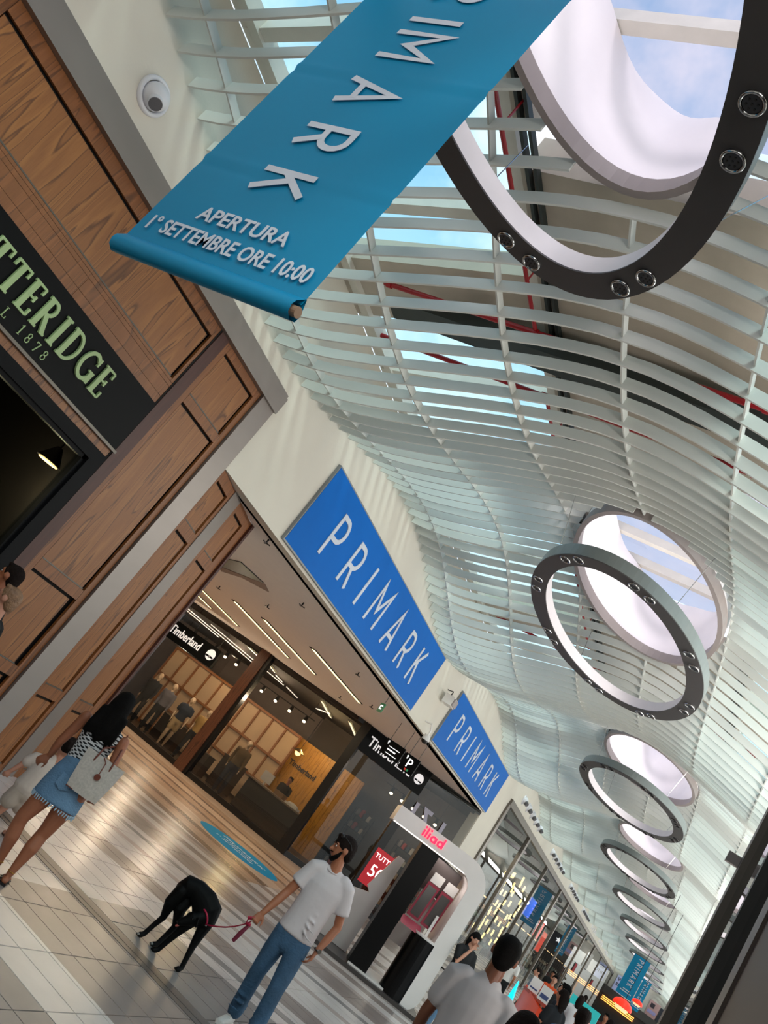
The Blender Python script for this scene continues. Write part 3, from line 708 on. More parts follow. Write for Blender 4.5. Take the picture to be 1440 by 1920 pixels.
# corner of fascia above
# nozzle
for i, yy in enumerate((3.10, 2.19)):
    t = thing('air_nozzle', ['white swivelling ball air nozzle on the plaster, its dark mouth aimed down', 'white ball air nozzle cropped by the top edge of the photo'][i], 'air vent', (XL, yy, 4.98))
    bm = B(); n = 32
    loft(bm, [[(XL+d, yy+r*math.cos(2*PI*q/n), 4.98+r*math.sin(2*PI*q/n)) for q in range(n)] for r, d in ((.150, 0), (.150, .02), (.135, .035), (.118, .03), (.112, .012))])
    put('collar', bm, mat('nozzle_white', '#e3e2e6', .3, var=.02), t, smooth=True)
    bm = B(); ball(bm, (XL+.03, yy, 4.98), .108, seg=28); put('ball', bm, MATS['nozzle_white'], t, smooth=True)
    dn = Vector((.55, -.05, -.5)).normalized(); c = Vector((XL+.03, yy, 4.98))
    bm = B(); cyl(bm, c+dn*.07, c+dn*.125, .062, .058, 28); put('mouth_ring', bm, MATS['nozzle_white'], t)
    bm = B(); cyl(bm, c+dn*.12, c+dn*.128, .052, .052, 28); put('mouth', bm, mat('nozzle_dark', '#5f5d60', .6), t)

# ================================================================== BLUE WALL SIGNS
for i, (y0, y1, ly, lt) in enumerate(((7.96, 14.25, 8.66, 4.80), (16.05, 22.45, 16.72, 4.88))):
    t = thing('wall_sign', ['larger blue wall sign with white lettering, above the hall opening', 'smaller-looking blue wall sign beyond it beside the glass front'][i], 'sign', (XL, (y0+y1)/2, 3.7), 'blue signs on the fascia')
    put('panel', box(B(), XL-.005, XL+.05, y0, y1, 3.72, 4.85), M_blue, t)
    bm = B()
    box(bm, XL, XL+.046, y0-.02, y0, 3.70, 4.87); box(bm, XL, XL+.046, y1, y1+.02, 3.70, 4.87); box(bm, XL, XL+.046, y0, y1, 3.70, 3.72); box(bm, XL, XL+.046, y0, y1, 4.85, 4.87)
    put('edge_frame', bm, mat('sign_edge', '#8b8f92', .4, .4), t)
    word('PRIMARK', (XL+.05, ly, 3.96), Y, Z, X, .63, .2, .105, M_letter, t, total=lt, sxx=.93)

# ================================================================== TEAL BANNERS
def banner(x0, x1, y, zb, zt, label, text_top, hscale=1., full=False):
    t = thing('hanging_banner', label, 'banner', ((x0+x1)/2, y, zb), 'teal hanging banners'); w = x1-x0
    bm = B(); nu, nv = 26, 70; vs = []
    folds = [zb+.63*hscale, zb+1.3*hscale, zb+2.0*hscale]
    for j in range(nv+1):
        row = []
        for i in range(nu+1):
            u, v = i/nu, j/nv; z = zb+.07*hscale+(zt-zb-.07*hscale)*v
            dy = .002*math.sin(3*u+2*v)
            for f in folds: dz = z-f-.03*(u-.5); dy -= .006*math.exp(-(dz/.016)**2)-.005*math.exp(-((dz+.03)/.02)**2)
            row.append(bm.verts.new((x0+w*u, y+dy, z)))
        vs.append(row)
    for j in range(nv):
        for i in range(nu): bm.faces.new((vs[j][i], vs[j][i+1], vs[j+1][i+1], vs[j+1][i]))
    cl_ = put('cloth', bm, M_teal, t, smooth=True)
    bm = B(); prof = [(0, .10), (-.012, .085), (-.034, .06), (-.04, .035), (-.03, .008), (0, -.005), (.03, .01), (.034, .04), (.015, .08), (.004, .10)]
    ring = lambda xx: [bm.verts.new((xx, y+a*hscale, zb+b*hscale)) for a, b in prof]
    a, b = ring(x0), ring(x1)
    for i in range(len(prof)): bm.faces.new((a[i], a[(i+1) % len(prof)], b[(i+1) % len(prof)], b[i]))
    put('bottom_hem', bm, M_teal, cl_, smooth=True)
    bm = B(); cyl(bm, (x0-.004, y, zb+.035), (x1+.012, y, zb+.035), .022, n=16); put('wooden_rod', bm, mat('rod_wood', '#a5826a', .6), t)
    bm = B(); cyl(bm, (x0, y, zt), (x1, y, zt), .02, n=12); put('top_rod', bm, M_teal, t)
    for q, xx in enumerate((x0+.12*w, x1-.12*w)):
        bm = B(); cyl(bm, (xx, y, zt), (xx, y, zt+(.35 if not full else .6)), .004, n=5); put('cord', bm, M_chrome, t)
    return t, cl_
t, cl_ = banner(-3.085, -2.035, 2.0, 2.92, 5.02, 'largest teal banner hanging across the top of the view, writing running down it', 4.9)
# rotated lettering: reads downwards, letter tops towards +x
word('MARK', (-2.715, 1.9925, 4.545), -Z, X, -Y, .285, .2, .115, M_letter, cl_, total=1.11, d=(0, .0012), sxx=.85)
word('RI', (-2.715, 1.9925, 4.93), -Z, X, -Y, .285, .2, .115, M_letter, cl_, total=.32, d=(0, .0012), sxx=.85)
ftext('APERTURA', (-2.56, 1.9905, 3.20), X, Z, .105, M_letter, cl_, align='CENTER', ext=.001, bold=.002)
ftext('1° SETTEMBRE ORE 10:00', (-2.56, 1.9905, 3.075), X, Z, .108, M_letter, cl_, align='CENTER', ext=.001, bold=.002, sxx=.80)
for (xa, xb, y, zb, zt, lab) in ((-3.0, -2.02, 58, 2.74, 5.2, 'small far teal banner hanging whole, red dome lights below it'), (-2.75, -2.03, 80, 2.75, 5.35, 'farther small teal banner half hidden behind the other')):
    s = (xb-xa)/1.05; t, cl_ = banner(xa, xb, y, zb, zt, lab, 0, hscale=1.0)
    word('PRIMARK', ((xa+xb)/2-.13, y-.03, zt-.22), -Z, X, -Y, .30, .2, .13, M_letter, cl_, total=(zt-zb)*.66, d=(0, .01), sxx=.8)
    bm = B(); 
    for q, ww in ((.36, .22), (.24, .34)): box(bm, (xa+xb)/2-ww, (xa+xb)/2+ww, y-.035, y-.03, zb+q, zb+q+.05)
    put('small_print', bm, M_letter, cl_)

# ================================================================== HALL: outdoor-wear shop across the back
M_col = wood('column_brown', '#6b4431', '#5d3a2a', '#3a241b', .3)
M_name = mat('name_white', '#e6e4e6', .5, emit=.45)
M_kick = mat('black_base', '#0b0a0b', .3)
FA = [Vector((a, b, 0)) for a, b in HALL]
hs = thing('shopfront', 'black glazed outdoor-wear shopfront across the back of the hall', 'shopfront', (-10, 19.6, 0))
hs.name = 'shopfront.001'
for i in range(3):
    a, b = FA[i], FA[i+1]; U = (b-a).normalized(); Wd = Vector((U.y, -U.x, 0)); Ln = (b-a).length
    bm = B(); fbox(bm, a, U, Z, Wd, 0, Ln, 0, .13, -.08, .05); put('base_rail', bm, M_kick, hs)
    bm = B(); fbox(bm, a, U, Z, Wd, -.3, Ln+.02, 3.56, 3.95, -.06, -.012); put('head_rail', bm, M_kick, hs)
    cuts = [[0, 3.5], [.12, 3.34], [.12, 1.95, 3.8]][i]
    for c0, c1 in zip(cuts, cuts[1:]):
        bm = B(); fbox(bm, a, U, Z, Wd, c0+.02, c1-.02, .13, 3.64, -.01, .0); put('pane', bm, M_glassd, hs)
    if i == 0:
        bm = B(); fbox(bm, a, U, Z, Wd, 3.3, 3.62, 0, 3.66, -.12, .12); put('column', bm, M_col, hs)
        bm = B(); fbox(bm, a, U, Z, Wd, 3.62, 3.72, 0, 3.66, -.1, .08); put('post', bm, M_kick, hs)
    if i == 1:
        bm = B(); fbox(bm, a, U, Z, Wd, 3.22, 3.45, 0, 3.66, -.12, .06); put('post', bm, M_kick, hs)
    if i == 2:
        bm = B(); fbox(bm, a, U, Z, Wd, 1.9, 2.12, 0, 3.66, -.1, .05); put('post', bm, M_kick, hs)
        fb = B(); fbox(fb, a, U, Z, Wd, .02, 2.1, 3.0, 3.65, .0, .08); fo = put('fascia_board', fb, M_signblack, hs)
        ftext('Timberland', a+U*.22+Z*3.22+Wd*.085, U, Z, .36, M_name, fo, ext=.01, bold=.004, sxx=.84)
        bm = B(); cyl(bm, a+U*1.86+Z*3.33+Wd*.08, a+U*1.86+Z*3.33+Wd*.095, .13, n=28); tl = put('tree_emblem', bm, M_name, fo)
        bm = B(); O = a+U*1.86+Z*3.33+Wd*.096; fbox(bm, O, U, Z, Wd, -.10, -.01, -.07, -.03, 0, .004); fbox(bm, O, U, Z, Wd, .01, .10, -.07, -.03, 0, .004); put('emblem_mark', bm, M_signblack, tl)
a = FA[0]; U = X; Wd = -Y
bx_ = thing('hanging_sign', 'black hanging board with the outdoor-wear name and tree emblem', 'sign', (-14, 19.2, 2.45))
put('board', box(B(), -15.0, -13.05, 19.02, 19.14, 2.44, 2.97), M_signblack, bx_)
ftext('Timberland', (-14.9, 19.015, 2.62), X, Z, .34, M_name, bx_, ext=.006, bold=.004, sxx=.78)
bm = B(); cyl(bm, (-13.27, 19.02, 2.73), (-13.27, 19.005, 2.73), .15, n=28); tl = put('tree_emblem', bm, M_name, bx_)
bm = B(); box(bm, -13.4, -13.29, 19.0, 19.008, 2.65, 2.70); box(bm, -13.25, -13.14, 19.0, 19.008, 2.65, 2.70); box(bm, -13.28, -13.26, 19.0, 19.008, 2.62, 2.72); put('emblem_mark', bm, M_signblack, tl)
for xx in (-14.8, -13.25): bm = B(); cyl(bm, (xx, 19.08, 2.97), (xx, 19.08, 3.66), .01); put('hanger', bm, M_black, bx_)
# interior shell
M_inner = mat('shop_dark', '#17120f', .7, var=.2); M_ply = wood('honey_planks', '#c98f2a', '#bb8224', '#8f5f18', .5, sc=(6, 6, .5)); M_cream = mat('lattice_cream', '#c4a583', .7, var=.04)
M_lat = mat('lattice_wood', '#8a5526', .5, var=.15, scale=3)
ww_ = B(); box(ww_, -20, -6.06, 25.4, 25.5, 0, 3.6); box(ww_, -20, -19.9, 19.3, 25.5, 0, 3.6)
tag(put('wall_shop_back', ww_, mat('shop_grey', '#8b7d76', .8), origin=(0, 0, 0)), kind='structure')
cc = B(); prism(cc, [(-19, 19.32), (-12, 19.32), (-8.7, 19.84), (-5.95, 22.25), (-6.05, 25.4), (-20, 25.4)], (0, 0, 0), X, Y, Z, 3.5, 3.64)
tag(put('ceiling_shop', cc, M_inner, origin=(0, 0, 0)), kind='structure')
ff = B(); prism(ff, [(-19, 19.4), (-12, 19.4), (-8.7, 19.9), (-6.1, 22.2), (-6.1, 25.4), (-20, 25.4)], (0, 0, 0), X, Y, Z, .002, .01)
tag(put('floor_shop', ff, mat('shop_floor', '#2c221c', .35), origin=(0, 0, 0)), kind='structure')
lw = thing('lattice_screen', 'tall cream-panelled wooden lattice screen behind the window mannequins', 'screen', (-15.5, 23, 0))
for i in range(11):
    x0 = -17.2+i*.56
    bm = B(); box(bm, x0-.03, x0+.03, 22.9, 23.0, 0, 2.55); put('upright', bm, M_lat, lw)
    for j, (z0, z1) in enumerate(((.1, .8), (.86, 1.55), (1.62, 2.48))):
        if i < 10: bm = B(); box(bm, x0+.03, x0+.53, 22.94, 22.98, z0, z1); put('panel', bm, M_cream, lw)
for z in (.83, 1.585, 2.52): bm = B(); box(bm, -17.2, -11.6, 22.86, 22.99, z-.035, z+.035); put('rail', bm, M_lat, lw)
pw = thing('plank_wall', 'honey-coloured plank wall behind the till, dark lettering on it', 'wall panelling', (-10.7, 23.2, 0))
for i in range(22): bm = B(); box(bm, -12.0+i*.125, -12.0+i*.125+.12, 23.2, 23.24, 0, 2.55); put('plank', bm, M_ply, pw)
ftext('Timberland', (-11.6, 23.19, 1.75), X, Z, .22, M_black, pw, ext=.004, bold=.006)
point((-10.8, 22.2, 2.7), 60, (1, .72, .35)); point((-14.5, 21.8, 3.0), 60, (1, .75, .5)); point((-12.6, 21.6, 3.0), 35, (1, .75, .5)); point((-7.6, 23.2, 2.6), 14, (1, .85, .75)); point((-16.8, 21.6, 2.8), 25, (1, .75, .5)); point((-14.6, 19.75, 2.2), 60, (1, .8, .6)); point((-13.2, 19.75, 2.3), 50, (1, .8, .6)); point((-11.4, 19.9, 2.4), 45, (1, .8, .6))  # points nearest the pane are added to brighten the window mannequins
ct = thing('till_counter', 'dark till counter in front of the honey plank wall', 'counter', (-10.3, 21.2, 0))
put('body', box(B(), -11.2, -9.4, 21.0, 21.6, .02, .86), mat('counter_dark', '#26221f', .5, var=.2), ct); put('worktop', box(B(), -11.25, -9.35, 20.95, 21.65, .86, .9), mat('counter_top', '#7d6c5c', .4), ct)
for i, (xx, c) in enumerate(((-10.9, '#b8b4b0'), (-10.3, '#8c6a4a'), (-9.8, '#d8d4cc'))):
    t = thing('till_item', ['pale monitor on the till counter', 'brown shoe box on the till counter', 'folded white garment on the till counter'][i], ['monitor', 'box', 'garment'][i], (xx, 21.3, .9))
    bm = B()
    if i == 0: box(bm, xx-.18, xx+.18, 21.3, 21.33, .98, 1.25); box(bm, xx-.02, xx+.02, 21.31, 21.35, .9, 1.0)
    elif i == 1: box(bm, xx-.15, xx+.15, 21.2, 21.4, .9, 1.0); box(bm, xx-.155, xx+.155, 21.195, 21.405, 1.0, 1.03)
    else: box(bm, xx-.2, xx+.2, 21.15, 21.4, .9, .95); ball(bm, (xx, 21.28, .96), (.18, .1, .05))
    put(['screen', 'carton', 'cloth'][i], bm, mat('till%d' % i, c, .6), t)
t = thing('dome_lamp', 'lit dome pendant hanging before the honey plank wall', 'lamp', (-10.69, 21.5, 2.1))
bm = B(); cyl(bm, (-10.69, 21.5, 2.12), (-10.69, 21.5, 2.22), .22, .04, 24); put('shade', bm, mat('brass', '#a8823f', .3, .8), t)
bm = B(); ball(bm, (-10.69, 21.5, 2.1), .085); put('bulb', bm, MATS['warm_bulb'], t); bm = B(); cyl(bm, (-10.69, 21.5, 2.2), (-10.69, 21.5, 3.5), .008); put('cord', bm, M_black, t)
# wooden doors and shelves in the right-hand half
for i, xx in enumerate((-8.0, -6.9)):
    t = thing('wooden_door', ['brown panelled wooden door inside the shop, beside the black post', 'second brown wooden door inside the shop, nearer the pillar'][i], 'door', (xx, 24.9, 0))
    put('leaf', box(B(), xx-.38, xx+.38, 24.9, 24.95, .02, 2.0), mat('door_wood', '#7a4526', .5, var=.1), t)
    bm = B(); box(bm, xx-.25, xx+.25, 24.87, 24.9, 1.3, 1.85); put('glazed_panel', bm, mat('door_pane', '#7d736c', .3), t)
    bm = B(); box(bm, xx-.25, xx+.25, 24.87, 24.9, .2, 1.1); put('lower_panel', bm, mat('door_wood2', '#6b3c20', .5), t)
    bm = B(); box(bm, xx-.45, xx-.38, 24.88, 24.97, 0, 2.08); box(bm, xx+.38, xx+.45, 24.88, 24.97, 0, 2.08); box(bm, xx-.45, xx+.45, 24.88, 24.97, 2.0, 2.08); put('door_frame', bm, M_lat, t)
for i, xx in enumerate((-9.0, -7.45, -6.4)):
    t = thing('shelf_unit', ['tall black shelf rack of goods beside the plank wall', 'black shelf rack between the two wooden doors', 'black shelf rack right of the second wooden door'][i], 'shelves', (xx, 23.8, 0))
    bm = B()
    for sx_ in (-.28, .28):
        for sy in (0, .3): box(bm, xx+sx_-.015, xx+sx_+.015, 23.8+sy-.015, 23.8+sy+.015, 0.01, 1.9)
    put('uprights', bm, M_black, t)
    for j in range(5):
        bm = B(); box(bm, xx-.3, xx+.3, 23.78, 24.12, .2+.38*j, .23+.38*j); put('shelf', bm, M_black, t)
        for q in range(4):
            bm = B(); h = .1+.1*random.random(); x_ = xx-.2+.13*q; fbox(bm, (x_, 23.9, .23+.38*j), X, Y, Z, -.045, .045, -.06, .06, 0, h); fbox(bm, (x_, 23.9, .23+.38*j), X, Y, Z, -.03, .03, -.04, .04, h, h+.03)
            put('goods', bm, mat('goods%d' % (q), ['#8d8175', '#b33022', '#39424a', '#c8bfae'][q], .6), t)
# spotlights on tracks
for i, (xa, xb, yy, zz) in enumerate(((-13.3, -10.6, 21.0, 3.0), (-8.6, -6.6, 22.9, 2.9), (-16, -13.6, 21.2, 3.2))):
    t = thing('track_light', ['black spotlight track over the till area', 'black spotlight track over the wooden doors', 'black spotlight track above the window mannequins'][i], 'lamp', (xa, yy, zz))
    put('track', box(B(), xa, xb, yy-.02, yy+.02, zz, zz+.03), M_black, t)
    for q in range(2): xx = xa+.2+q*(xb-xa-.4); bm = B(); cyl(bm, (xx, yy, zz), (xx, yy, 3.5), .008); put('rod', bm, M_black, t)
    for q in range(5):
        xx = xa+.25+(xb-xa-.5)*q/4; bm = B(); cyl(bm, (xx, yy, zz-.02), (xx+.05, yy-.1, zz-.16), .05, .06, 14); hd = put('spot_head', bm, M_black, t)
        bm = B(); cyl(bm, (xx+.05, yy-.1, zz-.16), (xx+.052, yy-.104, zz-.165), .05, n=14); put('spot_lens', bm, mat('spot_lit', '#fff4e0', .4, emit=5, ecol='#ffe8c8'), hd)
# ceiling light strips in the shop
for i, (p, q) in enumerate((((-16.6, 20.0), (-15.6, 22.1)), ((-15.7, 19.9), (-14.3, 22.9)), ((-14.6, 20), (-13.2, 23)), ((-12.8, 21.6), (-12.9, 22.3)), ((-13.0, 22.9), (-13.1, 24.0)), ((-11.9, 23.2), (-10.8, 21.9)))):
    p, q = Vector((*p, 3.49)), Vector((*q, 3.49)); u = (q-p).normalized(); s = Vector((-u.y, u.x, 0)); bm = B(); fbox(bm, p, u, s, Z, 0, (q-p).length, -.02, .02, -.02, .01)
    t = thing('tube_light', f'thin glowing tube on the black shop ceiling, {["far left","second from left","third from left","short one over the lattice","short one behind it","pinkish one over the till"][i]}', 'lamp', p, 'tube lights on the shop ceiling')
    put('tube', bm, mat('tube_lit', '#fff0e0', .5, emit=1.6, ecol='#ffe4d0'), t); bm = B(); fbox(bm, p, u, s, Z, -.02, (q-p).length+.02, -.03, .03, .0, .012); put('housing', bm, M_black, t)
# reflection of a shop name, modelled as letters on the last pane
U = (FA[3]-FA[2]).normalized(); Wd = Vector((U.y, -U.x, 0))
nb_ = thing('reflected_name', 'large pale letters modelling a reflected name in the glass beside the black pillar', 'lettering', FA[2]+U*2.9+Z*2.5)
word('LZI', FA[2]+U*3.15+Z*2.45+Wd*.03, -U, Z, Wd, .42, .2, .24, mat('reflection_pale', '#a9a6b8', .5), nb_, total=.95)
# hall ceiling light slots
for i, (x, y0, y1) in enumerate(((-8.0, 14.0, 17.1), (-9.46, 14.25, 17.3), (-10.42, 14.4, 17.5), (-12.42, 15.8, 17.9), (-13.5, 17.2, 18.0))):
    t = thing('light_slot', f'golden light slot in the hall soffit, {["nearest the blue signs","second from the blue signs","middle one of five","fourth from the blue signs","shortest, beside the walnut wall"][i]}', 'lamp', (x, (y0+y1)/2, 3.66), 'golden light slots')
    put('slot', box(B(), x-.09, x+.09, y0, y1, 3.645, 3.66), mat('slot_dark', '#2c1d0a', .6), t)
    put('light_bar', box(B(), x-.02, x+.05, y0+.03, y1-.03, 3.635, 3.65), M_gold, t)
    area((x, (y0+y1)/2, 3.6), (0, 0, -1), .1, y1-y0, 28, (1, .78, .5))
t = thing('ceiling_hatch', 'dark angular opening in the hall soffit beside the walnut end post', 'vent', (-8.3, 11, 3.65))
bm = B(); prism(bm, [(-9.25, 11.7), (-8.32, 10.67), (-7.85, 10.34), (-7.61, 10.82)], (0, 0, 0), X, Y, Z, 3.645, 3.66); put('opening', bm, M_black, t)
bm = B(); prism(bm, [(-9.4, 12.1), (-9.25, 11.75), (-7.61, 10.87), (-7.75, 11.3), (-8.5, 11.5)], (0, 0, 0), X, Y, Z, 3.65, 3.66); put('flap', bm, mat('hatch_flap', '#7a5f54', .6), t)
for i, (x, y) in enumerate(((-6.07, 8.15), (-6.59, 10.5), (-8.34, 12.4), (-6.59, 13.36), (-10.5, 13.8), (-7.3, 16.2), (-9.0, 18.2))):
    t = thing('sprinkler', f'small dark sprinkler head on the pale hall soffit, {["first","second","third","fourth","fifth","sixth","seventh"][i]} going in', 'sprinkler', (x, y, 3.66), 'sprinkler heads on the soffit')
    bm = B(); cyl(bm, (x, y, 3.60), (x, y, 3.66), .012, n=8); put('pipe', bm, M_dark, t)
    bm = B()
    for q in range(3): a = 2*PI*q/3+.4; fbox(bm, (x, y, 3.6), (math.cos(a), math.sin(a), 0), (-math.sin(a), math.cos(a), 0), Z, 0, .06, -.01, .01, -.006, .006)
    put('deflector', bm, M_dark, t)
# hanging guide boards
for i, (xa, xb, z0, z1) in enumerate(((-6.52, -6.06, 2.95, 3.27), (-6.02, -5.68, 2.90, 3.24))):
    t = thing('guide_board', ['black hanging guide board with lines and an up arrow', 'black hanging parking board with a white P'][i], 'sign', ((xa+xb)/2, 16, z0))
    put('board', box(B(), xa, xb, 15.98, 16.02, z0, z1), M_signblack, t)
    for xx in (xa+.06, xb-.06): bm = B(); cyl(bm, (xx, 16, z1), (xx, 16, 3.66), .006, n=6); put('rod', bm, M_dark, t)
    if i == 0:
        for q, (w_) in enumerate((.26, .2, .26)): bm = B(); box(bm, xa+.12, xa+.12+w_, 15.972, 15.98, z0+.05+.07*q, z0+.062+.07*q+(.012 if q == 1 else 0)); put('line', bm, M_lw, t)
    else: word('P', (xa+.13, 15.98, z0+.10), X, Z, -Y, .17, .1, .14, M_lw, t, d=(0, .006))
    if i == 1:
        bm = B(); box(bm, xa+.14, xa+.18, 15.972, 15.98, z0+.03, z0+.07); put('red_square', bm, mat('sq_red', '#c23a2a', .5, emit=.3), t)
        bm = B(); box(bm, xa+.19, xa+.23, 15.972, 15.98, z0+.03, z0+.07); put('green_square', bm, mat('sq_green', '#2a8a5a', .5, emit=.3), t)
    stx = xa+.07
    bm = B(); prism(bm, [(-.025, 0), (0, .035), (.025, 0), (.008, .005), (.008, -.04), (-.008, -.04), (-.008, .005)], (stx, 15.98, z1-.06), X, Z, -Y, 0, .006); put('arrow', bm, M_lw, t)
t = thing('exit_sign', 'small green exit sign hanging from the hall soffit', 'sign', (-5.95, 13.6, 3.3))
bm = B(); prism(bm, [(-.09, 0), (.09, 0), (.09, .17), (-.09, .17)], (-6.02, 13.75, 3.32), (.75, -.66, 0), Z, (-.66, -.75, 0), 0, .02); put('plate', bm, mat('exit_green', '#1d6b40', .5, emit=.25), t)
bm = B(); prism(bm, [(-.05, .05), (.05, .05), (.05, .07), (-.02, .07), (-.02, .11), (.05, .11), (.05, .13), (-.05, .13)], (-6.02, 13.75, 3.32), (.75, -.66, 0), Z, (-.66, -.75, 0), .02, .024); put('pictogram', bm, M_lw, t)
bm = B(); cyl(bm, (-6.02, 13.75, 3.49), (-6.02, 13.75, 3.66), .005, n=6); put('rod', bm, M_dark, t)
t = thing('dome_camera', 'white dome camera on a bracket under the blue signs', 'camera', (-5.72, 15.4, 3.6))
bm = B(); tube(bm, [(-5.8, 15.3, 3.85), (-5.66, 15.3, 3.86), (-5.62, 15.35, 3.75), (-5.62, 15.35, 3.62)], .018); put('bracket', bm, M_bottom, t)
bm = B(); cyl(bm, (-5.62, 15.35, 3.55), (-5.62, 15.35, 3.66), .085, .06); put('housing', bm, M_bottom, t); bm = B(); ball(bm, (-5.62, 15.35, 3.54), (.07, .07, .06)); put('dome', bm, M_dark, t, smooth=True)
t = thing('flood_lamp', 'small white box lamp on the wall between the two blue signs', 'lamp', (-5.75, 15.35, 4.35))
bm = B(); fbox(bm, (-5.72, 15.3, 4.42), X, Y, Z, 0, .2, -.14, .14, -.09, .09); put('box', bm, M_bottom, t); bm = B(); fbox(bm, (-5.5, 15.3, 4.42), X, Y, Z, -.02, .01, -.12, .12, -.07, .07); put('lens', bm, M_rim, t)
bm = B(); tube(bm, [(-5.8, 15.35, 4.6), (-5.68, 15.35, 4.62), (-5.66, 15.3, 4.5)], .012); put('bracket', bm, M_dark, t)

# ================================================================== LEFT GLASS FRONT
gf = D.objects.new('window_2', None); COL.objects.link(gf); gf.location = (XL, 24.2, 0); gf['kind'] = 'structure'
MU = [24.27, 29.0, 34.5, 40.3, 44.4, 49.7, 57.7, 66, 75, 85, 94.9]
put('head_rail', box(B(), XL-.04, XL+.07, 24.2, 95, 4.42, 4.60), M_frame, gf)
put('sill_rail', box(B(), XL-.04, XL+.05, 24.2, 95, 0, .1), M_frame, gf)
for i, y in enumerate(MU):
    w_ = .05 if i in (2,) else .13; put('mullion', box(B(), XL-.05, XL+.06, y-w_, y+w_, 0.0, 4.45), M_frame, gf)
    if i: put('pane', box(B(), XL-.005, XL+.005, MU[i-1]+.13, y-.13, .1, 4.42), M_glass, gf)
bk = B(); box(bk, -12.0, -11.9, 24.5, 95, 0, 4.6)
box(bk, -12, XL-.25, 24.26, 24.38, 0, 4.5)
for y in (33, 49, 66, 82): box(bk, -12, -8.6, y-.06, y+.06, 0, 4.5)
tag(put('wall_units', bk, mat('unit_wall', '#4f4640', .8, var=.3, scale=.5), origin=(0, 0, 0)), kind='structure')
cb = B(); box(cb, -12, XL-.05, 24.4, 95, 4.5, 4.6); tag(put('ceiling_units', cb, mat('unit_ceiling', '#5c5a58', .8), origin=(0, 0, 0)), kind='structure')
for q, y in enumerate((28, 37, 45, 55, 63, 73, 82)): area((-7.4, y, 4.35), (-.3, 0, -1), 1.2, 3, 170, (1, .86, .70))
# nozzles on the wall over the glass
qq = 0
for b in range(7):
    for q in range(5):
        y = 25.55+PER*b+.98*q; z = 4.93; qq += 1
        if y > 94: continue
        t = thing('jet_nozzle', f'white jet nozzle in {["first","second","third","fourth","fifth","sixth","seventh"][b]} cluster over the glass front, {["nearest","second","middle","fourth","farthest"][q]} of five', 'air vent', (XL, y, z), 'jet nozzles over the glass front')
        bm = B(); n = 20; loft(bm, [[(XL+d, y+r*math.cos(2*PI*k/n), z+r*math.sin(2*PI*k/n)) for k in range(n)] for r, d in ((.15, 0), (.15, .015), (.13, .03), (.115, .02))]); put('collar', bm, MATS['nozzle_white'], t, smooth=True)
        if b < 4:
            bm = B(); ball(bm, (XL+.03, y, z), .115, seg=14); put('ball', bm, MATS['nozzle_white'], t, smooth=True)
            bm = B(); cyl(bm, (XL+.10, y-.02, z-.04), (XL+.17, y-.04, z-.09), .07, .062, 16); put('mouth', bm, MATS['nozzle_dark'], t)
M_un = [mat('unit_goods%d' % q, c, .6, var=.3, scale=2) for q, c in enumerate(('#8a6a4a', '#b7a58e', '#6b2f2a', '#3f5a4a', '#a8a49c', '#33302f'))]
for i in range(22):
    y = 27+i*2.9; t = thing('shop_display', f'{ordw(i+1)} lit display stand behind the glass front, counted from the white pier' if i > 2 else ['wooden display stand just inside the first glass pane', 'pale display stand inside the first glass pane', 'dark red display stand inside the second glass pane'][i], 'display stand', (-8.7, y, 0), 'display stands behind the glass')
    put('carcass', box(B(), -9.4, -8.8, y-.9, y+.9, .0, 1.1+1.1*((i*7) % 3)/2), M_un[i % 6], t)
    for q in range(3): put('shelf_goods', box(box(B(), -8.8, -8.55, y-.8, y-.1, .4+.5*q, .6+.5*q), -8.8, -8.55, y+.1, y+.8, .4+.5*q, .55+.5*q), M_un[(i+q+2) % 6], t)
    put('lit_strip', box(B(), -8.78, -8.74, y-.85, y+.85, 2.3, 2.36), mat('unit_strip', '#ffd9a8', .5, emit=1.6, ecol='#ffd09a'), t)
    for q in (-.8, .8): put('post', box(B(), -8.8, -8.74, y+q-.02, y+q+.02, 0, 2.36), M_dark, t)
# things seen through the glass: hanging gold tubes, screens, signs
for i in range(46):
    a = i*2.4; r = .25+.55*((i*37 % 100)/100); x, y, z = -7.6+r*math.cos(a), 40.2+r*1.8*math.sin(a), 3.7-.065*i
    t = thing('hanging_tube', f'{ordw(i+1)} golden tube down the hanging cluster behind the glass', 'lamp', (x, y, z), 'golden tubes behind the glass')
    bm = B(); cyl(bm, (x, y, z), (x, y, z+.26), .042, n=8); put('tube', bm, mat('tube_gold', '#ffe6b0', .4, emit=1.7, ecol='#ffdf9a'), t)
for i, (y, z0, z1, x, w_, c, lab, e) in enumerate(((44.0, 2.75, 3.6, -7.2, 1.1, '#1a49d8', 'bright blue screen high behind the glass', 1.0), (50.5, 2.3, 3.3, -7.3, 1.0, '#ff4a32', 'red-orange lit sign behind the glass', 1.2), (53.5, 1.8, 2.9, -7.3, .9, '#e8432c', 'second red lit sign behind the glass, lower', .9), (75, 3.0, 4.2, -6.6, 2.4, '#8fa0b4', 'pale grey sign with white marks behind the glass', .2), (75.5, .4, 2.0, -6.6, 1.2, '#ffd2b8', 'tall lit cream poster behind the glass', .9), (69, 2.2, 2.8, -6.6, .8, '#d8324a', 'small red notice on the glass', .5), (88, 2.2, 2.8, -6.6, .9, '#e0405a', 'farthest small red notice on the glass', .5))):
    t = thing('lit_sign', lab, 'sign', (x, y, z0)); put('panel', box(B(), x, x+.08, y-w_, y+w_, z0, z1), mat('disp%d' % i, c, .5, emit=e, ecol=c), t)
    put('edge', box(B(), x-.02, x+.06, y-w_-.04, y+w_+.04, z0-.04, z1+.04), M_dark, t)

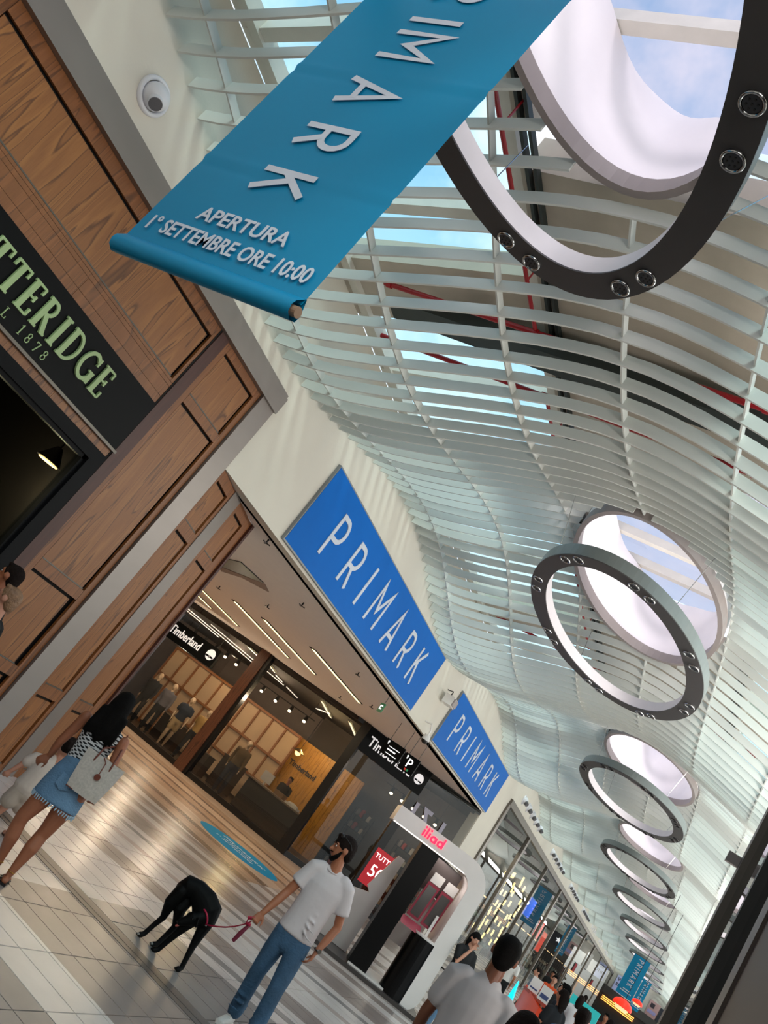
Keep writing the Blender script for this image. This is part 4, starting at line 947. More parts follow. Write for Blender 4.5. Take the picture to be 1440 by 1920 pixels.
# ================================================================== RIGHT SIDE
rg = D.objects.new('window_3', None); COL.objects.link(rg); rg.location = (XR, 20, 0); rg['kind'] = 'structure'
put('head_rail', box(B(), XR-.05, XR+.05, 8, 95, 4.25, 4.42), M_frame, rg)
for y in range(8, 96, 6): put('mullion', box(B(), XR-.05, XR+.06, y-.09, y+.09, 0.0, 4.3), M_frame, rg)
put('pane', box(B(), XR, XR+.01, 8, 95, .0, 4.3), M_glass, rg)
# dark framed shop window close to the camera
P1, P0 = Vector((-.018, 4.6, 0)), Vector((.165, 1.25, 0)); U = (P0-P1).normalized(); Wd = Vector((U.y, -U.x, 0))*-1
if Wd.x > 0: Wd = -Wd
ns_ = thing('glazed_screen', 'dark-framed glass screen close on the right, reflecting the arcade', 'screen', P1)
Ls = (P0-P1).length
def sl(y): return (P1.y-y)/(P1.y-P0.y)*Ls
bm = B(); fbox(bm, P1, U, Z, Wd, 0, .16, 0, 5.2, -.10, .01); put('end_post', bm, mat('post_bronze', '#575049', .4, .3), ns_)
bm = B(); fbox(bm, P1, U, Z, Wd, .16, 1.3, 0, 5.2, -.04, -.02); put('pane', bm, glass('dark_glass', (.35, .35, .34), .35, f0=1.6), ns_)
bm = B(); fbox(bm, P1, U, Z, Wd, 1.3, 1.36, 0, 5.2, -.09, .012); put('mullion', bm, M_black, ns_)
bm = B(); fbox(bm, P1, U, Z, Wd, 1.36, 1.9, 0, 5.2, -.04, -.02); put('pane', bm, MATS['dark_glass'], ns_)
bm = B(); fbox(bm, P1, U, Z, Wd, 1.9, 2.05, 0, 5.2, -.1, .004); put('mullion', bm, mat('brown_metal', '#4c413c', .35, .3), ns_)
bm = B(); fbox(bm, P1, U, Z, Wd, 2.05, 2.85, 0, 5.2, -.1, -.005); put('solid_panel', bm, mat('brown_panel', '#3b302b', .45), ns_)
bm = B(); fbox(bm, P1, U, Z, Wd, 2.85, 2.90, 0, 5.2, -.1, .004); put('mullion', bm, M_black, ns_)
bm = B(); fbox(bm, P1, U, Z, Wd, 2.90, Ls, 0, 5.2, -.1, -.005); put('solid_panel', bm, MATS['brown_panel'], ns_)
bm = B(); fbox(bm, P1, U, Z, Wd, -.02, .02, 2.57, 2.62, .0, .07); put('bracket', bm, M_rim, ns_)

# ================================================================== PHONE KIOSK
KO = Vector((-4.0, 12.75, 0)); KU = Vector((.9245, .381, 0)).normalized(); KW = Vector((KU.y, -KU.x, 0))   # KW faces the camera
kd = .95
kk = thing('phone_kiosk', 'white rounded phone kiosk with red lit name and black panels', 'kiosk', KO+KU*.5)
def kpoly(poly, w0, w1, m, name, par=kk, smooth=False):
    bm = B(); prism(bm, poly, KO, KU, Z, KW, w0, w1); return put(name, bm, m, par)
R1, R0 = .42, .22
path = []          # outer edge, inner edge pairs of the rounded frame
for u in (-.37, 0., .4, .85-.0): path.append(((u, 2.23), (min(u, .81), 1.99)))
for a in range(0, 91, 9):
    s_, c_ = math.sin(math.radians(a)), math.cos(math.radians(a)); path.append(((1.33-R1+R1*s_, 2.23-R1+R1*c_), (1.08-R0+R0*s_, 1.99-R0+R0*c_)))
path.append(((1.33, 1.0), (1.08, 1.0)))
for a in range(0, 91, 15):
    s_, c_ = math.sin(math.radians(a)), math.cos(math.radians(a)); path.append(((1.33-.25+.25*c_, .25-.25*s_), (1.08-.12+.12*c_, .2-.12*s_)))
path.append(((.2, 0), (.2, .08)))
bm = B(); vv = [[bm.verts.new(KO+KU*p[0]+Z*p[1]+KW*w_) for w_ in (0, -kd) for p in pr] for pr in path]   # outer front, inner front, outer back, inner back
for a, b in zip(vv, vv[1:]):
    for (m_, n_) in ((0, 1), (2, 3), (0, 2), (1, 3)): bm.faces.new((a[m_], b[m_], b[n_], a[n_]))
for e in (vv[0], vv[-1]): bm.faces.new((e[0], e[1], e[3], e[2]))
put('frame', bm, M_bottom, kk)
kpoly([(-.6, -.0), (1.42, 0), (1.42, .055), (-.6, .055)], -1.0, .12, mat('kiosk_base', '#3a3533', .3), 'base')
kpoly([(.19, .055), (.50, .055), (.50, 2.0), (.19, 2.0)], -.45, -.05, mat('gloss_black', '#070708', .3, spec=.2), 'black_panel')
kpoly([(.50, 1.45), (1.0, 1.45), (1.0, 1.93), (.5, 1.99)], -.5, -.44, mat('kiosk_brown', '#3a312f', .4), 'rear_header')
kpoly([(-.40, .06), (.17, .06), (.17, 1.62), (.06, 1.62), (-.10, 1.0), (-.02, .93), (-.28, .85), (-.40, .5)], -.8, -.7, M_bottom, 'side_board')
kpoly([(.55, .6), (.95, .6), (.95, 1.4), (.8, 1.45), (.62, 1.4)], -.6, -.56, M_bottom, 'inner_board')
bm = B(); c = KO+KU*.96-KW*.16; cyl(bm, c+Z*.055, c+Z*.93, .215, n=40); pd = put('pedestal', bm, MATS['gloss_black'], kk)
bm = B(); cyl(bm, c+Z*.93, c+Z*.96, .2, n=40); put('pedestal_top', bm, M_bottom, pd)
for i, u in enumerate((.60, .84)):
    bm = B(); O = KO+KU*u-KW*.22; tilt = (Z+KU*.05).normalized(); fbox(bm, O, KU, tilt, KW, -.10, .10, 1.05, 1.60, -.03, .01); sc_ = put('screen_frame', bm, mat('screen_red', '#8e2038', .35), kk)
    bm = B(); fbox(bm, O, KU, tilt, KW, -.07, .07, 1.09, 1.56, .0, .016); put('screen', bm, mat('screen_dark', '#4c4846', .15), sc_)
    bm = B(); fbox(bm, O, KU, tilt, KW, -.09, .09, 1.61, 1.76, -.03, .0); put('header_card', bm, M_bottom, sc_)
bm = B(); fbox(bm, KO+KU*.72-KW*.18+Z*1.0, KU, (Z*.5+KU*-.1-KW*.8).normalized(), KW, -.22, .12, -.16, .04, -.02, .02); put('red_tray', bm, MATS['screen_red'], kk)
bm = B(); fbox(bm, KO+KU*.95-KW*.18+Z*.93, KU, Z, KW, -.02, .02, 0, .35, -.02, .02); put('screen_stand', bm, M_bottom, kk)
SU = -KW; so = KO+KU*1.332
bm = B(); fbox(bm, so, SU, Z, KU, .14, .58, .42, 1.78, 0, .006); sp_ = put('side_poster', bm, mat('poster_grey', '#8c8a8a', .4, var=.2, scale=4), kk)
bm = B(); fbox(bm, so, SU, Z, KU, .14, .58, 1.35, 1.78, .006, .009); put('poster_photo', bm, mat('poster_photo', '#4a3230', .4, var=.5, scale=6), sp_)
for q in range(4): bm = B(); fbox(bm, so, SU, Z, KU, .20, .50, .62+.16*q, .7+.16*q, .006, .009); put('poster_text', bm, mat('poster_text%d' % (q == 0), '#9c2438' if q == 0 else '#3c3a3c', .5), sp_)
# red lit name
RD = {'i': (.17, [[(.085, 0), (.085, .62)], [(.085, .8), (.085, 1.0)]]), 'l': (.17, [[(.085, 0), (.085, 1.0)]]), 'a': (.66, [arc(.32, .31, .25, .25, 0, 360, 18), [(.59, 0), (.59, .62)]]), 'd': (.66, [arc(.32, .31, .25, .25, 0, 360, 18), [(.59, 0), (.59, 1.0)]])}
word('iliad', KO+KU*.10+Z*2.055, KU, Z, KW, .15, .1, .17, M_redlit, kk, letters=RD, total=.36, d=(0, .012))
bm = B(); fbox(bm, KO, KU, Z, KW, -.35, 1.0, 1.975, 1.989, -.04, -.015); put('led_strip', bm, mat('kiosk_led', '#fff4ea', .5, emit=1.5), kk)
area(KO+KU*.6-KW*.3+Z*1.95, (0, 0, -1), .8, .3, 6, (1, .9, .85))
t = thing('sale_poster', 'red sale poster with white figures on the glass behind the kiosk', 'poster', (-7.0, 21.2, .55))
O = Vector((-5.25, 19.9, 0))
PO_ = Vector((-8.7, 19.8, 0)); PU_ = Vector((.7704, .6375, 0)); PW_ = Vector((.6375, -.7704, 0))
bm = B(); fbox(bm, PO_, PU_, Z, PW_, 1.98, 2.55, .55, 1.45, .02, .03); put('sheet', bm, mat('poster_red', '#c01828', .5, emit=.15), t)
ftext('TUTTO', PO_+PU_*2.02+Z*1.22+PW_*.036, PU_, Z, .17, M_lw, t); ftext('50', PO_+PU_*2.08+Z*.78+PW_*.036, PU_, Z, .42, M_lw, t)

# ================================================================== ORANGE DESK AND FAR END
dk = thing('promotion_desk', 'orange and cyan wedge-shaped promotion desk in the arcade', 'desk', (-2.1, 18.5, 0))
bm = B(); prism(bm, [(0, .15), (1.55, .0), (1.55, .95), (.0, 1.1)], (-2.50, 20, 0), (.37, -.93, 0), Z, (-.93, -.37, 0), -.04, .04); put('orange_front', bm, mat('desk_orange', '#d23a08', .4, emit=.12), dk)
bm = B(); prism(bm, [(0, 0), (.35, .0), (.1, 1.05)], (-2.78, 20.1, 0), (.9, -.43, 0), Z, (-.43, -.9, 0), 0, .05); put('cyan_wedge', bm, mat('desk_cyan', '#00d8f0', .4, emit=.9), dk)
bm = B(); prism(bm, [(-2.55, 19.95), (-1.93, 18.6), (-1.6, 18.7), (-2.2, 20.1)], (0, 0, 0), X, Y, Z, 1.0, 1.06); put('desk_top', bm, mat('desk_red', '#b83a20', .5), dk)
bm = B(); box(bm, -1.9, -1.2, 22.5, 22.6, .2, 1.5); put('cyan_back', bm, mat('desk_teal', '#2aa8a8', .4, emit=.3), dk)
for i, (x, y) in enumerate(((-2.33, 19.6), (-1.98, 18.6))):
    t = thing('desk_card', ['white printed card standing on the orange desk, behind the other', 'white and blue printed card standing on the orange desk, nearer'][i], 'card', (x, y, 1.06))
    bm = B(); fbox(bm, (x, y, 1.065), X, (0, .17, .98), (0, -.98, .17), -.11, .11, 0, .28, 0, .01); put('card', bm, M_bottom, t)
    bm = B(); fbox(bm, (x, y, 1.065), X, (0, .17, .98), (0, -.98, .17), -.08, .08, .05, .13 if i else .08, .01, .014); put('print', bm, mat('print_blue', '#3c4a78', .5), t)
# restaurant front at the end
ef = thing('food_counter', 'dark food counter front with warm lit shelves at the arcade end', 'counter', (-2.3, 94, 0))
put('body', box(B(), XL, XR, 93.5, 94.9, 0, 2.6), mat('end_dark', '#1f1714', .6, var=.4, scale=.8), ef); put('header', box(B(), XL, XR, 93.4, 94.9, 2.6, 3.3), mat('end_header', '#37322f', .5), ef)
for q in range(3): put('light_shelf', box(B(), XL+.2, -2.4, 93.2, 93.4, 2.0+.16*q, 2.08+.16*q), mat('shelf_lit', '#ffc070', .5, emit=1.6, ecol='#ffb050'), ef)
for i, (x0, x1, z0, z1, c, lab) in enumerate(((-5.3, -4.2, 3.35, 4.75, '#b9bfe6', 'pale blue notice with dark words on the end wall'), (-1.9, -.9, 3.3, 4.7, '#b08a86', 'pinkish picture poster on the end wall'), (-.85, .9, 3.2, 4.6, '#23252e', 'dark blue-black sign with a white star on the end wall'))):
    t = thing('wall_poster', lab, 'poster', ((x0+x1)/2, 94.9, z0)); put('sheet', box(B(), x0, x1, 94.85, 94.95, z0, z1), mat('endp%d' % i, c, .5, emit=.15, var=.25 if i == 1 else .03, scale=1.5), t)
    if i == 0: ftext('VIENI', (x0+.12, 94.84, z0+.95), X, Z, .42, M_black, t, bold=.01, ext=.01); ftext('RISTO', (x0+.12, 94.84, z0+.5), X, Z, .36, M_black, t, bold=.01, ext=.01)
    if i == 2:
        bm = B(); prism(bm, [(r*math.sin(2*PI*q/10), r*math.cos(2*PI*q/10)) for q, r in enumerate([.3, .13]*5)], (-.1, 94.84, 4.0), X, Z, -Y, 0, .02); put('star', bm, M_lw, t)
    if i == 1: bm = B(); box(bm, x0+.15, x0+.55, 94.83, 94.85, z0+.8, z0+1.2); put('picture', bm, mat('pic_dark', '#3a2a33', .5), t); bm = B(); box(bm, x0+.1, x1-.1, 94.83, 94.85, z0+.3, z0+.6); put('band', bm, mat('pic_band', '#b4a8d8', .5), t)
for i, (x, y, z, s) in enumerate(((-1.08, 27, 1.93, .27), (-.90, 30.5, 2.30, .17))):
    t = thing('dome_light', ['large glowing red and cream dome under the far banner', 'smaller glowing red dome before the farther banner'][i], 'lamp', (x, y, z)); n = 24
    bm = B(); loft(bm, [[(x+r*s*math.cos(2*PI*k/n), y+r*s*math.sin(2*PI*k/n), z+h*s) for k in range(n)] for r, h in ((1, 0), (.98, .25), (.85, .5), (.5, .72), (.05, .8))]); put('shade', bm, mat('dome_red', '#ff2a10', .4, emit=.9), t, smooth=True)
    bm = B(); loft(bm, [[(x+r*s*math.cos(2*PI*k/n), y+r*s*math.sin(2*PI*k/n), z+h*s) for k in range(n)] for r, h in ((.55, -.3), (.7, -.1), (.72, .0), (.1, .05))]); put('diffuser', bm, mat('dome_cream', '#ffc090', .4, emit=1.0), t, smooth=True)
    bm = B(); cyl(bm, (x, y, z+.7*s), (x, y, 5.3), .008, n=5); put('cord', bm, M_black, t)

# ================================================================== PEOPLE
def basis(fwd):
    f = Vector(fwd).normalized(); s = f.cross(Z).normalized(); return f, s, s.cross(f)    # facing, figure's right, up
SKIN = {'tan': mat('skin_tan', '#a96a4b', .5, var=.05), 'fair': mat('skin_fair', '#c48d74', .5, var=.05), 'brown': mat('skin_brown', '#7c4a33', .5, var=.05), 'mannequin': mat('mannequin_resin', '#c2a585', .35)}
HAIR = {'black': mat('hair_black', '#0b0908', .75, spec=.12, bump=.5, bscale=60, stretch=(6, 6, 1)), 'dark': mat('hair_dark', '#1c1411', .8, spec=.12, bump=.5, bscale=60), 'blond': mat('hair_blond', '#8a6a4e', .55, var=.3, scale=30, bump=.6, bscale=50)}
M_denim = mat('denim_blue', '#3b5c7a', .8, var=.32, scale=7, bump=.3, bscale=60)
M_denimL = mat('denim_light', '#6587a6', .85, var=.16, scale=9, bump=.4, bscale=90)
M_tee = mat('tee_white', '#d5cdcf', .85, var=.03, bump=.25, bscale=9)
M_tee2 = mat('tee_white_grey', '#bdb9ba', .85, var=.03, bump=.25, bscale=9)
M_eye = mat('eye_white', '#d8d4d0', .3); M_iris = mat('iris_dark', '#1c120c', .2); M_lip = mat('lips', '#8a4a40', .5)
def head(bm, c, fwd, up, s=1., female=False):
    f = Vector(fwd).normalized(); u = Vector(up); u = (u-f*u.dot(f)).normalized(); sd = f.cross(u); c = Vector(c)
    M = Matrix((sd, f, u)).transposed()
    ball(bm, c+u*.018*s-f*.008*s, (.070*s, .088*s, .084*s), M, 20)
    ball(bm, c-u*.035*s+f*.022*s, (.053*s, .058*s, .062*s), M, 16)
    ball(bm, c-u*.078*s+f*.047*s, (.024*s, .022*s, .020*s), M, 12)
    sweep(bm, [c+u*.008*s+f*.076*s, c-u*.022*s+f*.096*s], [.008*s, .014*s], 8)
    ball(bm, c-u*.052*s+f*.074*s, (.02*s, .012*s, .010*s), M, 10)
    for q in (-1, 1): ball(bm, c+sd*q*.070*s-u*.005*s-f*.005*s, (.011*s, .022*s, .030*s), M, 10)
    for q in (-1, 1): ball(bm, c+sd*q*.028*s+u*.026*s+f*.066*s, (.024*s, .014*s, .010*s), M, 8)
    return f, u, sd
def face_parts(par, c, fwd, up, s=1., beard=None):
    f = Vector(fwd).normalized(); u = Vector(up); u = (u-f*u.dot(f)).normalized(); sd = f.cross(u); c = Vector(c); M = Matrix((sd, f, u)).transposed()
    for q in (-1, 1):
        bm = B(); ball(bm, c+sd*q*.028*s+u*.008*s+f*.069*s, (.013*s, .008*s, .008*s), M, 12); e = put('eye', bm, M_eye, par, smooth=True)
        bm = B(); ball(bm, c+sd*q*.028*s+u*.008*s+f*.0755*s, (.0055*s, .003*s, .0065*s), M, 10); put('iris', bm, M_iris, e, smooth=True)
        bm = B(); sweep(bm, [c+sd*q*.012*s+u*.026*s+f*.079*s, c+sd*q*.03*s+u*.031*s+f*.077*s, c+sd*q*.046*s+u*.024*s+f*.066*s], [.0035*s, .004*s, .003*s], 6); put('eyebrow', bm, HAIR['dark'], par, smooth=True)
    bm = B(); sweep(bm, [c-u*.050*s+sd*.020*s+f*.078*s, c-u*.047*s+f*.086*s, c-u*.050*s-sd*.020*s+f*.078*s], [.004*s, .006*s, .004*s], 6); put('mouth', bm, M_lip, par, smooth=True)
    if beard:
        bm = B()
        for q in (-1, 1): sweep(bm, [c+sd*q*.062*s-u*.025*s+f*.02*s, c+sd*q*.055*s-u*.055*s+f*.035*s, c+sd*q*.028*s-u*.082*s+f*.055*s, c-u*.09*s+f*.062*s], [.010*s, .017*s, .020*s, .020*s], 8)
        sweep(bm, [c+sd*.026*s-u*.042*s+f*.074*s, c-u*.036*s+f*.088*s, c-sd*.026*s-u*.042*s+f*.074*s], [.006*s, .007*s, .006*s], 6)
        remeshed('beard', bm, beard, par, .006, 2)
def hair_short(par, c, fwd, up, m, s=1., vol=0.):
    f = Vector(fwd).normalized(); u = Vector(up); u = (u-f*u.dot(f)).normalized(); sd = f.cross(u); c = Vector(c); M = Matrix((sd, f, u)).transposed()
    bm = B(); ball(bm, c+u*(.034+vol*.3)*s-f*.014*s, ((.075+vol*.6)*s, (.090+vol*.6)*s, (.078+vol*.6)*s), M, 20); ball(bm, c+u*.004*s-f*.040*s, (.070*s, .062*s, .076*s), M, 16); ball(bm, c-u*.03*s-f*.052*s, (.058*s, .045*s, .055*s), M, 16)
    for q in range(7): a = (q-3)*.3; ball(bm, c+sd*math.sin(a)*.05*s+f*.052*s*math.cos(a)+u*(.085+vol)*s, (.022*s, .026*s, .020*s), M, 8)
    for q in (-1, 1): ball(bm, c+sd*q*.064*s+u*.02*s+f*.012*s, (.010*s, .022*s, .03*s), M, 8)
    return remeshed('hair', bm, m, par, .009, 2)
def hand(bm, wrist, dirn, palmn, s=1., curl=.5, thumb=1):
    """palm and five separate bent fingers; dirn runs from the wrist to the knuckles, palmn is the palm normal"""
    d = Vector(dirn).normalized(); n = Vector(palmn); n = (n-d*n.dot(d)).normalized(); sd = d.cross(n)*thumb; w = Vector(wrist)
    sweep(bm, [w, w+d*.035*s, w+d*.075*s], [(.024*s, .016*s), (.034*s, .016*s), (.036*s, .014*s)], 10, side=sd)
    for q, (o, ln) in enumerate(((-.027, .060), (-.009, .072), (.009, .068), (.026, .052))):
        b = w+d*.076*s-sd*o*s; a1, a2, a3 = curl*.7, curl*1.5, curl*2.1
        p1 = b+(d*math.cos(a1)+n*math.sin(a1))*ln*.45*s; p2 = p1+(d*math.cos(a2)+n*math.sin(a2))*ln*.32*s; p3 = p2+(d*math.cos(a3)+n*math.sin(a3))*ln*.25*s
        sweep(bm, [b-d*.02*s, b, p1, p2, p3], [.008*s, .0088*s, .0082*s, .0076*s, .006*s], 8)
    b = w+d*.022*s+sd*.026*s; p1 = b+(d*.7+sd*.75+n*.3)*.028*s; p2 = p1+(d*.85+sd*.25+n*.5)*.030*s; p3 = p2+(d*.9+n*.5)*.020*s
    sweep(bm, [b-sd*.012*s, b, p1, p2, p3], [.013*s, .013*s, .011*s, .0095*s, .007*s], 8)
def shoe(par, ankle, dirn, m, s=1., sole=None, name='shoe', tip=None):
    d = Vector(dirn); d.z = 0; d.normalize(); sd = d.cross(Z); a = Vector(ankle); gz = 0.0
    h = Vector((a.x, a.y, gz))
    bm = B(); sweep(bm, [h-d*.035*s+Z*.045*s, h+d*.03*s+Z*.042*s, h+d*.10*s+Z*.034*s, h+d*.165*s+Z*.026*s], [(.034*s, .040*s), (.038*s, .040*s), (.041*s, .031*s), (.034*s, .022*s)], 12, side=sd)
    sweep(bm, [h-d*.01*s+Z*.03*s, h-d*.012*s+Z*.1*s], [.036*s, .034*s], 10)
    o = remeshed(name, bm, m, par, .008, 2)
    bm = B(); prism(bm, [(-.072*s, -.025*s), (-.055*s, -.036*s), (.06*s, -.040*s), (.15*s, -.043*s), (.19*s, -.022*s), (.19*s, .022*s), (.15*s, .043*s), (.06*s, .040*s), (-.055*s, .036*s), (-.072*s, .025*s)], h, d, sd, Z, .001, .022*s); put('sole', bm, sole or M_bottom, o)
    for q in range(4): bm = B(); p = h+d*(.055+.022*q)*s+Z*(.075-.009*q)*s; tube(bm, [p-sd*.022*s, p+Z*.004*s, p+sd*.022*s], .0035*s, 6); put('lace', bm, sole or M_bottom, o)
    return o

# ---- man in white T-shirt with the dog
mp_ = thing('person', 'person in a plain white T-shirt and blue jeans walking with a red leash', 'person', (-2.40, 6.5, 0))
F, RS, _ = basis((.12, -1, 0)); RS = Vector((-.93, -.36, 0)).normalized()      # his right points to the left of the view
hd = Vector((-2.424, 6.47, 1.447)); look = Vector((-.80, -.60, -.22)); hup = Vector((-.10, .05, 1))
bm = B(); head(bm, hd, look, hup, .98)
sweep(bm, [(-2.385, 6.50, 1.24), (-2.395, 6.495, 1.30), (-2.412, 6.485, 1.385)], [.058, .050, .047], 12)
rs, re, rw = Vector((-2.518, 6.435, 1.232)), Vector((-2.575, 6.40, .975)), Vector((-2.600, 6.30, .765))
ls, le, lw_ = Vector((-2.245, 6.548, 1.238)), Vector((-2.165, 6.60, .985)), Vector((-2.165, 6.50, .785))
sweep(bm, [rs, (rs+re)/2, re, (re*.55+rw*.45), rw], [.043, .040, .034, .033, .022], 12)
sweep(bm, [ls, (ls+le)/2, le, (le*.55+lw_*.45), lw_], [.043, .040, .034, .033, .022], 12)
hand(bm, rw, (-.1, -.35, -.9), (.5, -.8, .2), .92, 1.15, thumb=-1)
hand(bm, lw_, (-.02, -.25, -.97), (-.9, -.3, .1), .92, .55, thumb=1)
remeshed('body', bm, SKIN['tan'], mp_, .0075, 3)
face_parts(mp_, hd, look, hup, .98, beard=HAIR['black'])
hr = hair_short(mp_, hd, look, hup, HAIR['dark'], .98, vol=.006)
# sunglasses on the hair
fl = look.normalized(); uu = (hup-fl*hup.dot(fl)).normalized(); sdv = fl.cross(uu)
bm = B()
for q in (-1, 1): sweep(bm, [hd+uu*.088+fl*.045+sdv*q*.045, hd+uu*.095+fl*.050+sdv*q*.012], [.016, .016], 10)
tube(bm, [hd+uu*.088+fl*.03-sdv*.062, hd+uu*.05-fl*.03-sdv*.078, hd+uu*.02-fl*.045-sdv*.076], .0035, 6); tube(bm, [hd+uu*.088+fl*.03+sdv*.062, hd+uu*.05-fl*.03+sdv*.078, hd+uu*.02-fl*.045+sdv*.076], .0035, 6)
put('sunglasses', bm, M_black, mp_, smooth=True)
# T-shirt
bm = B(); S = RS
sweep(bm, [(-2.385, 6.50, 1.275), (-2.385, 6.495, 1.235), (-2.38, 6.49, 1.15), (-2.372, 6.485, 1.03), (-2.37, 6.485, .90), (-2.37, 6.485, .775)], [(.075, .05), (.150, .074), (.158, .094), (.143, .092), (.142, .094), (.152, .10)], 20, side=S, e1=.2)
sweep(bm, [rs+Vector((.045, .02, .02)), rs, rs*.62+re*.38, rs*.35+re*.65], [.058, .060, .061, .063], 14, e1=.15)
sweep(bm, [ls-Vector((.045, .015, -.02)), ls, ls*.62+le*.38, ls*.35+le*.65], [.058, .060, .061, .063], 14, e1=.15)
for q in range(5):       # drapery folds
    a = Vector((-2.455+.03*q, 6.415-.002*q, 1.08-.055*q)); sweep(bm, [a, a+Vector((.08, -.004, -.04)), a+Vector((.14, .012, -.05))], [.007, .010, .006], 8)
sh_ = remeshed('t_shirt', bm, M_tee, mp_, .009, 5)
bm = B(); n = 20; cc_ = Vector((-2.393, 6.488, 1.292)); 
pts = [cc_+S*.060*math.cos(2*PI*i/n)+F*.055*math.sin(2*PI*i/n)+Z*(-.020*math.sin(2*PI*i/n)) for i in range(n+1)]; tube(bm, pts, .006, 6); put('collar', bm, M_tee, sh_, smooth=True)
# jeans
rh_, rk, ra = Vector((-2.440, 6.465, .76)), Vector((-2.455, 6.50, .42)), Vector((-2.468, 6.60, .085))
lh_, lk, la = Vector((-2.305, 6.515, .76)), Vector((-2.235, 6.42, .43)), Vector((-2.175, 6.36, .085))
bm = B(); sweep(bm, [(-2.372, 6.488, .86), (-2.372, 6.488, .79), (-2.372, 6.49, .70)], [(.125, .088), (.135, .095), (.12, .09)], 18, side=S)
for h_, k_, a_ in ((rh_, rk, ra), (lh_, lk, la)):
    sweep(bm, [h_, h_*.5+k_*.5, k_, k_*.5+a_*.5, a_+Z*.02], [.080, .075, .060, .058, .057], 16)
    for q in range(4): p = k_*.6+a_*.4-Z*.05*q; sweep(bm, [p-S*.045-F*-.04, p+F*.055, p+S*.045+F*.03], [.008, .010, .007], 6)
    for q in range(3): p = a_+Z*(.045+.025*q); sweep(bm, [p-S*.05, p+F*.052+Z*.01, p+S*.05], [.012, .012, .012], 6)
jn = remeshed('jeans', bm, M_denim, mp_, .009, 3)
shoe(mp_, ra, (.05, -1, 0), mat('sneaker_white', '#dcd8d4', .6), .92); shoe(mp_, la, (.2, -1, 0), MATS['sneaker_white'], .92)
bm = B(); n = 14; c0 = lw_+Z*.012; tube(bm, [c0+Vector((.027*math.cos(2*PI*i/n), .027*math.sin(2*PI*i/n), .004*math.sin(2*PI*i/n))) for i in range(n+1)], .006, 6); wt = put('watch_strap', bm, mat('strap_dark', '#2d2622', .5), mp_, smooth=True)
bm = B(); cyl(bm, c0+Vector((.02, -.018, 0)), c0+Vector((.028, -.025, 0)), .016, n=16); put('watch_face', bm, M_chrome, wt)
# ---- dog
dgt = thing('dog', 'slender black dog with lowered head on a red leash', 'dog', (-3.25, 6.65, 0))
M_dog = mat('dog_coat', '#040404', .6, var=.3, scale=20, spec=.15)
bm = B()
sp = [Vector((-3.40, 6.60, .455)), Vector((-3.375, 6.60, .50)), Vector((-3.31, 6.625, .515)), Vector((-3.22, 6.655, .49)), Vector((-3.15, 6.68, .44)), Vector((-3.12, 6.675, .39))]
sweep(bm, sp, [(.058, .066), (.070, .085), (.068, .082), (.074, .105), (.080, .12), (.066, .09)], 18, side=(.35, -.9, 0))
# head lowered to the left, muzzle down
hc = Vector((-3.165, 6.58, .355)); sweep(bm, [(-3.125, 6.67, .42), (-3.135, 6.63, .40), hc], [.060, .052, .046], 14)
mz = Vector((-3.215, 6.53, .285)); sweep(bm, [hc+Vector((.01, .01, .01)), hc, hc*.5+mz*.5, mz], [.048, .056, .039, .026], 14)
for q, (a, b) in enumerate((((-3.205, 6.60, .385), (-3.235, 6.60, .325)), ((-3.12, 6.55, .385), (-3.085, 6.535, .335)))): sweep(bm, [a, ((a[0]+b[0])/2, (a[1]+b[1])/2-.012, (a[2]+b[2])/2), b], [(.022, .008), (.026, .007), (.012, .006)], 10, side=(.3, -.3, .9))
legs = [
 [(-3.385, 6.575, .44), (-3.40, 6.56, .33), (-3.405, 6.615, .20), (-3.425, 6.60, .12), (-3.435, 6.575, .035), (-3.445, 6.55, .018)],
 [(-3.345, 6.66, .43), (-3.335, 6.63, .33), (-3.315, 6.70, .20), (-3.325, 6.685, .12), (-3.33, 6.655, .035), (-3.34, 6.63, .018)],
 [(-3.175, 6.625, .36), (-3.195, 6.60, .28), (-3.215, 6.595, .20), (-3.24, 6.585, .10), (-3.255, 6.575, .03), (-3.268, 6.555, .018)],
 [(-3.105, 6.70, .36), (-3.095, 6.69, .28), (-3.08, 6.68, .19), (-3.06, 6.67, .10), (-3.045, 6.665, .03), (-3.05, 6.64, .018)]]
for i, lg in enumerate(legs):
    r = [.062, .052, .027, .021, .021, .023] if i < 2 else [.055, .042, .029, .022, .021, .024]; sweep(bm, lg, r, 12)
    e = Vector(lg[-1]); 
    for q in (-1, 0, 1): sweep(bm, [e+Vector((.012*q, 0, 0)), e+Vector((.013*q-.006, -.022, -.006))], [.010, .009], 8)
sweep(bm, [(-3.415, 6.605, .44), (-3.435, 6.61, .36), (-3.425, 6.62, .27), (-3.41, 6.625, .20)], [.022, .015, .011, .006], 10)
remeshed('body', bm, M_dog, dgt, .006, 2)
bm = B(); ball(bm, mz+Vector((-.012, -.012, -.006)), (.013, .012, .010)); put('nose', bm, mat('dog_nose', '#1c1514', .25), dgt, smooth=True)
bm = B(); sweep(bm, [mz+Vector((.004, -.006, -.022)), mz+Vector((-.010, -.012, -.038))], [(.010, .004), (.008, .003)], 8); put('tongue', bm, mat('tongue_pink', '#b4584e', .5), dgt, smooth=True)
for q, e in enumerate(((-3.195, 6.545, .365), (-3.145, 6.53, .362))): bm = B(); ball(bm, e, .006); put('eye', bm, M_iris, dgt, smooth=True)
for lg in (legs[0], legs[1]): bm = B(); e = Vector(lg[-1]); ball(bm, e+Vector((-.006, -.024, 0)), (.014, .008, .010)); put('pale_toes', bm, mat('toe_pale', '#8a8580', .7), dgt, smooth=True)
bm = B(); n = 20; c0 = Vector((-3.13, 6.635, .405)); ax = Vector((-.25, -.75, -.6)).normalized(); a1 = ax.cross(Z).normalized(); a2 = ax.cross(a1)
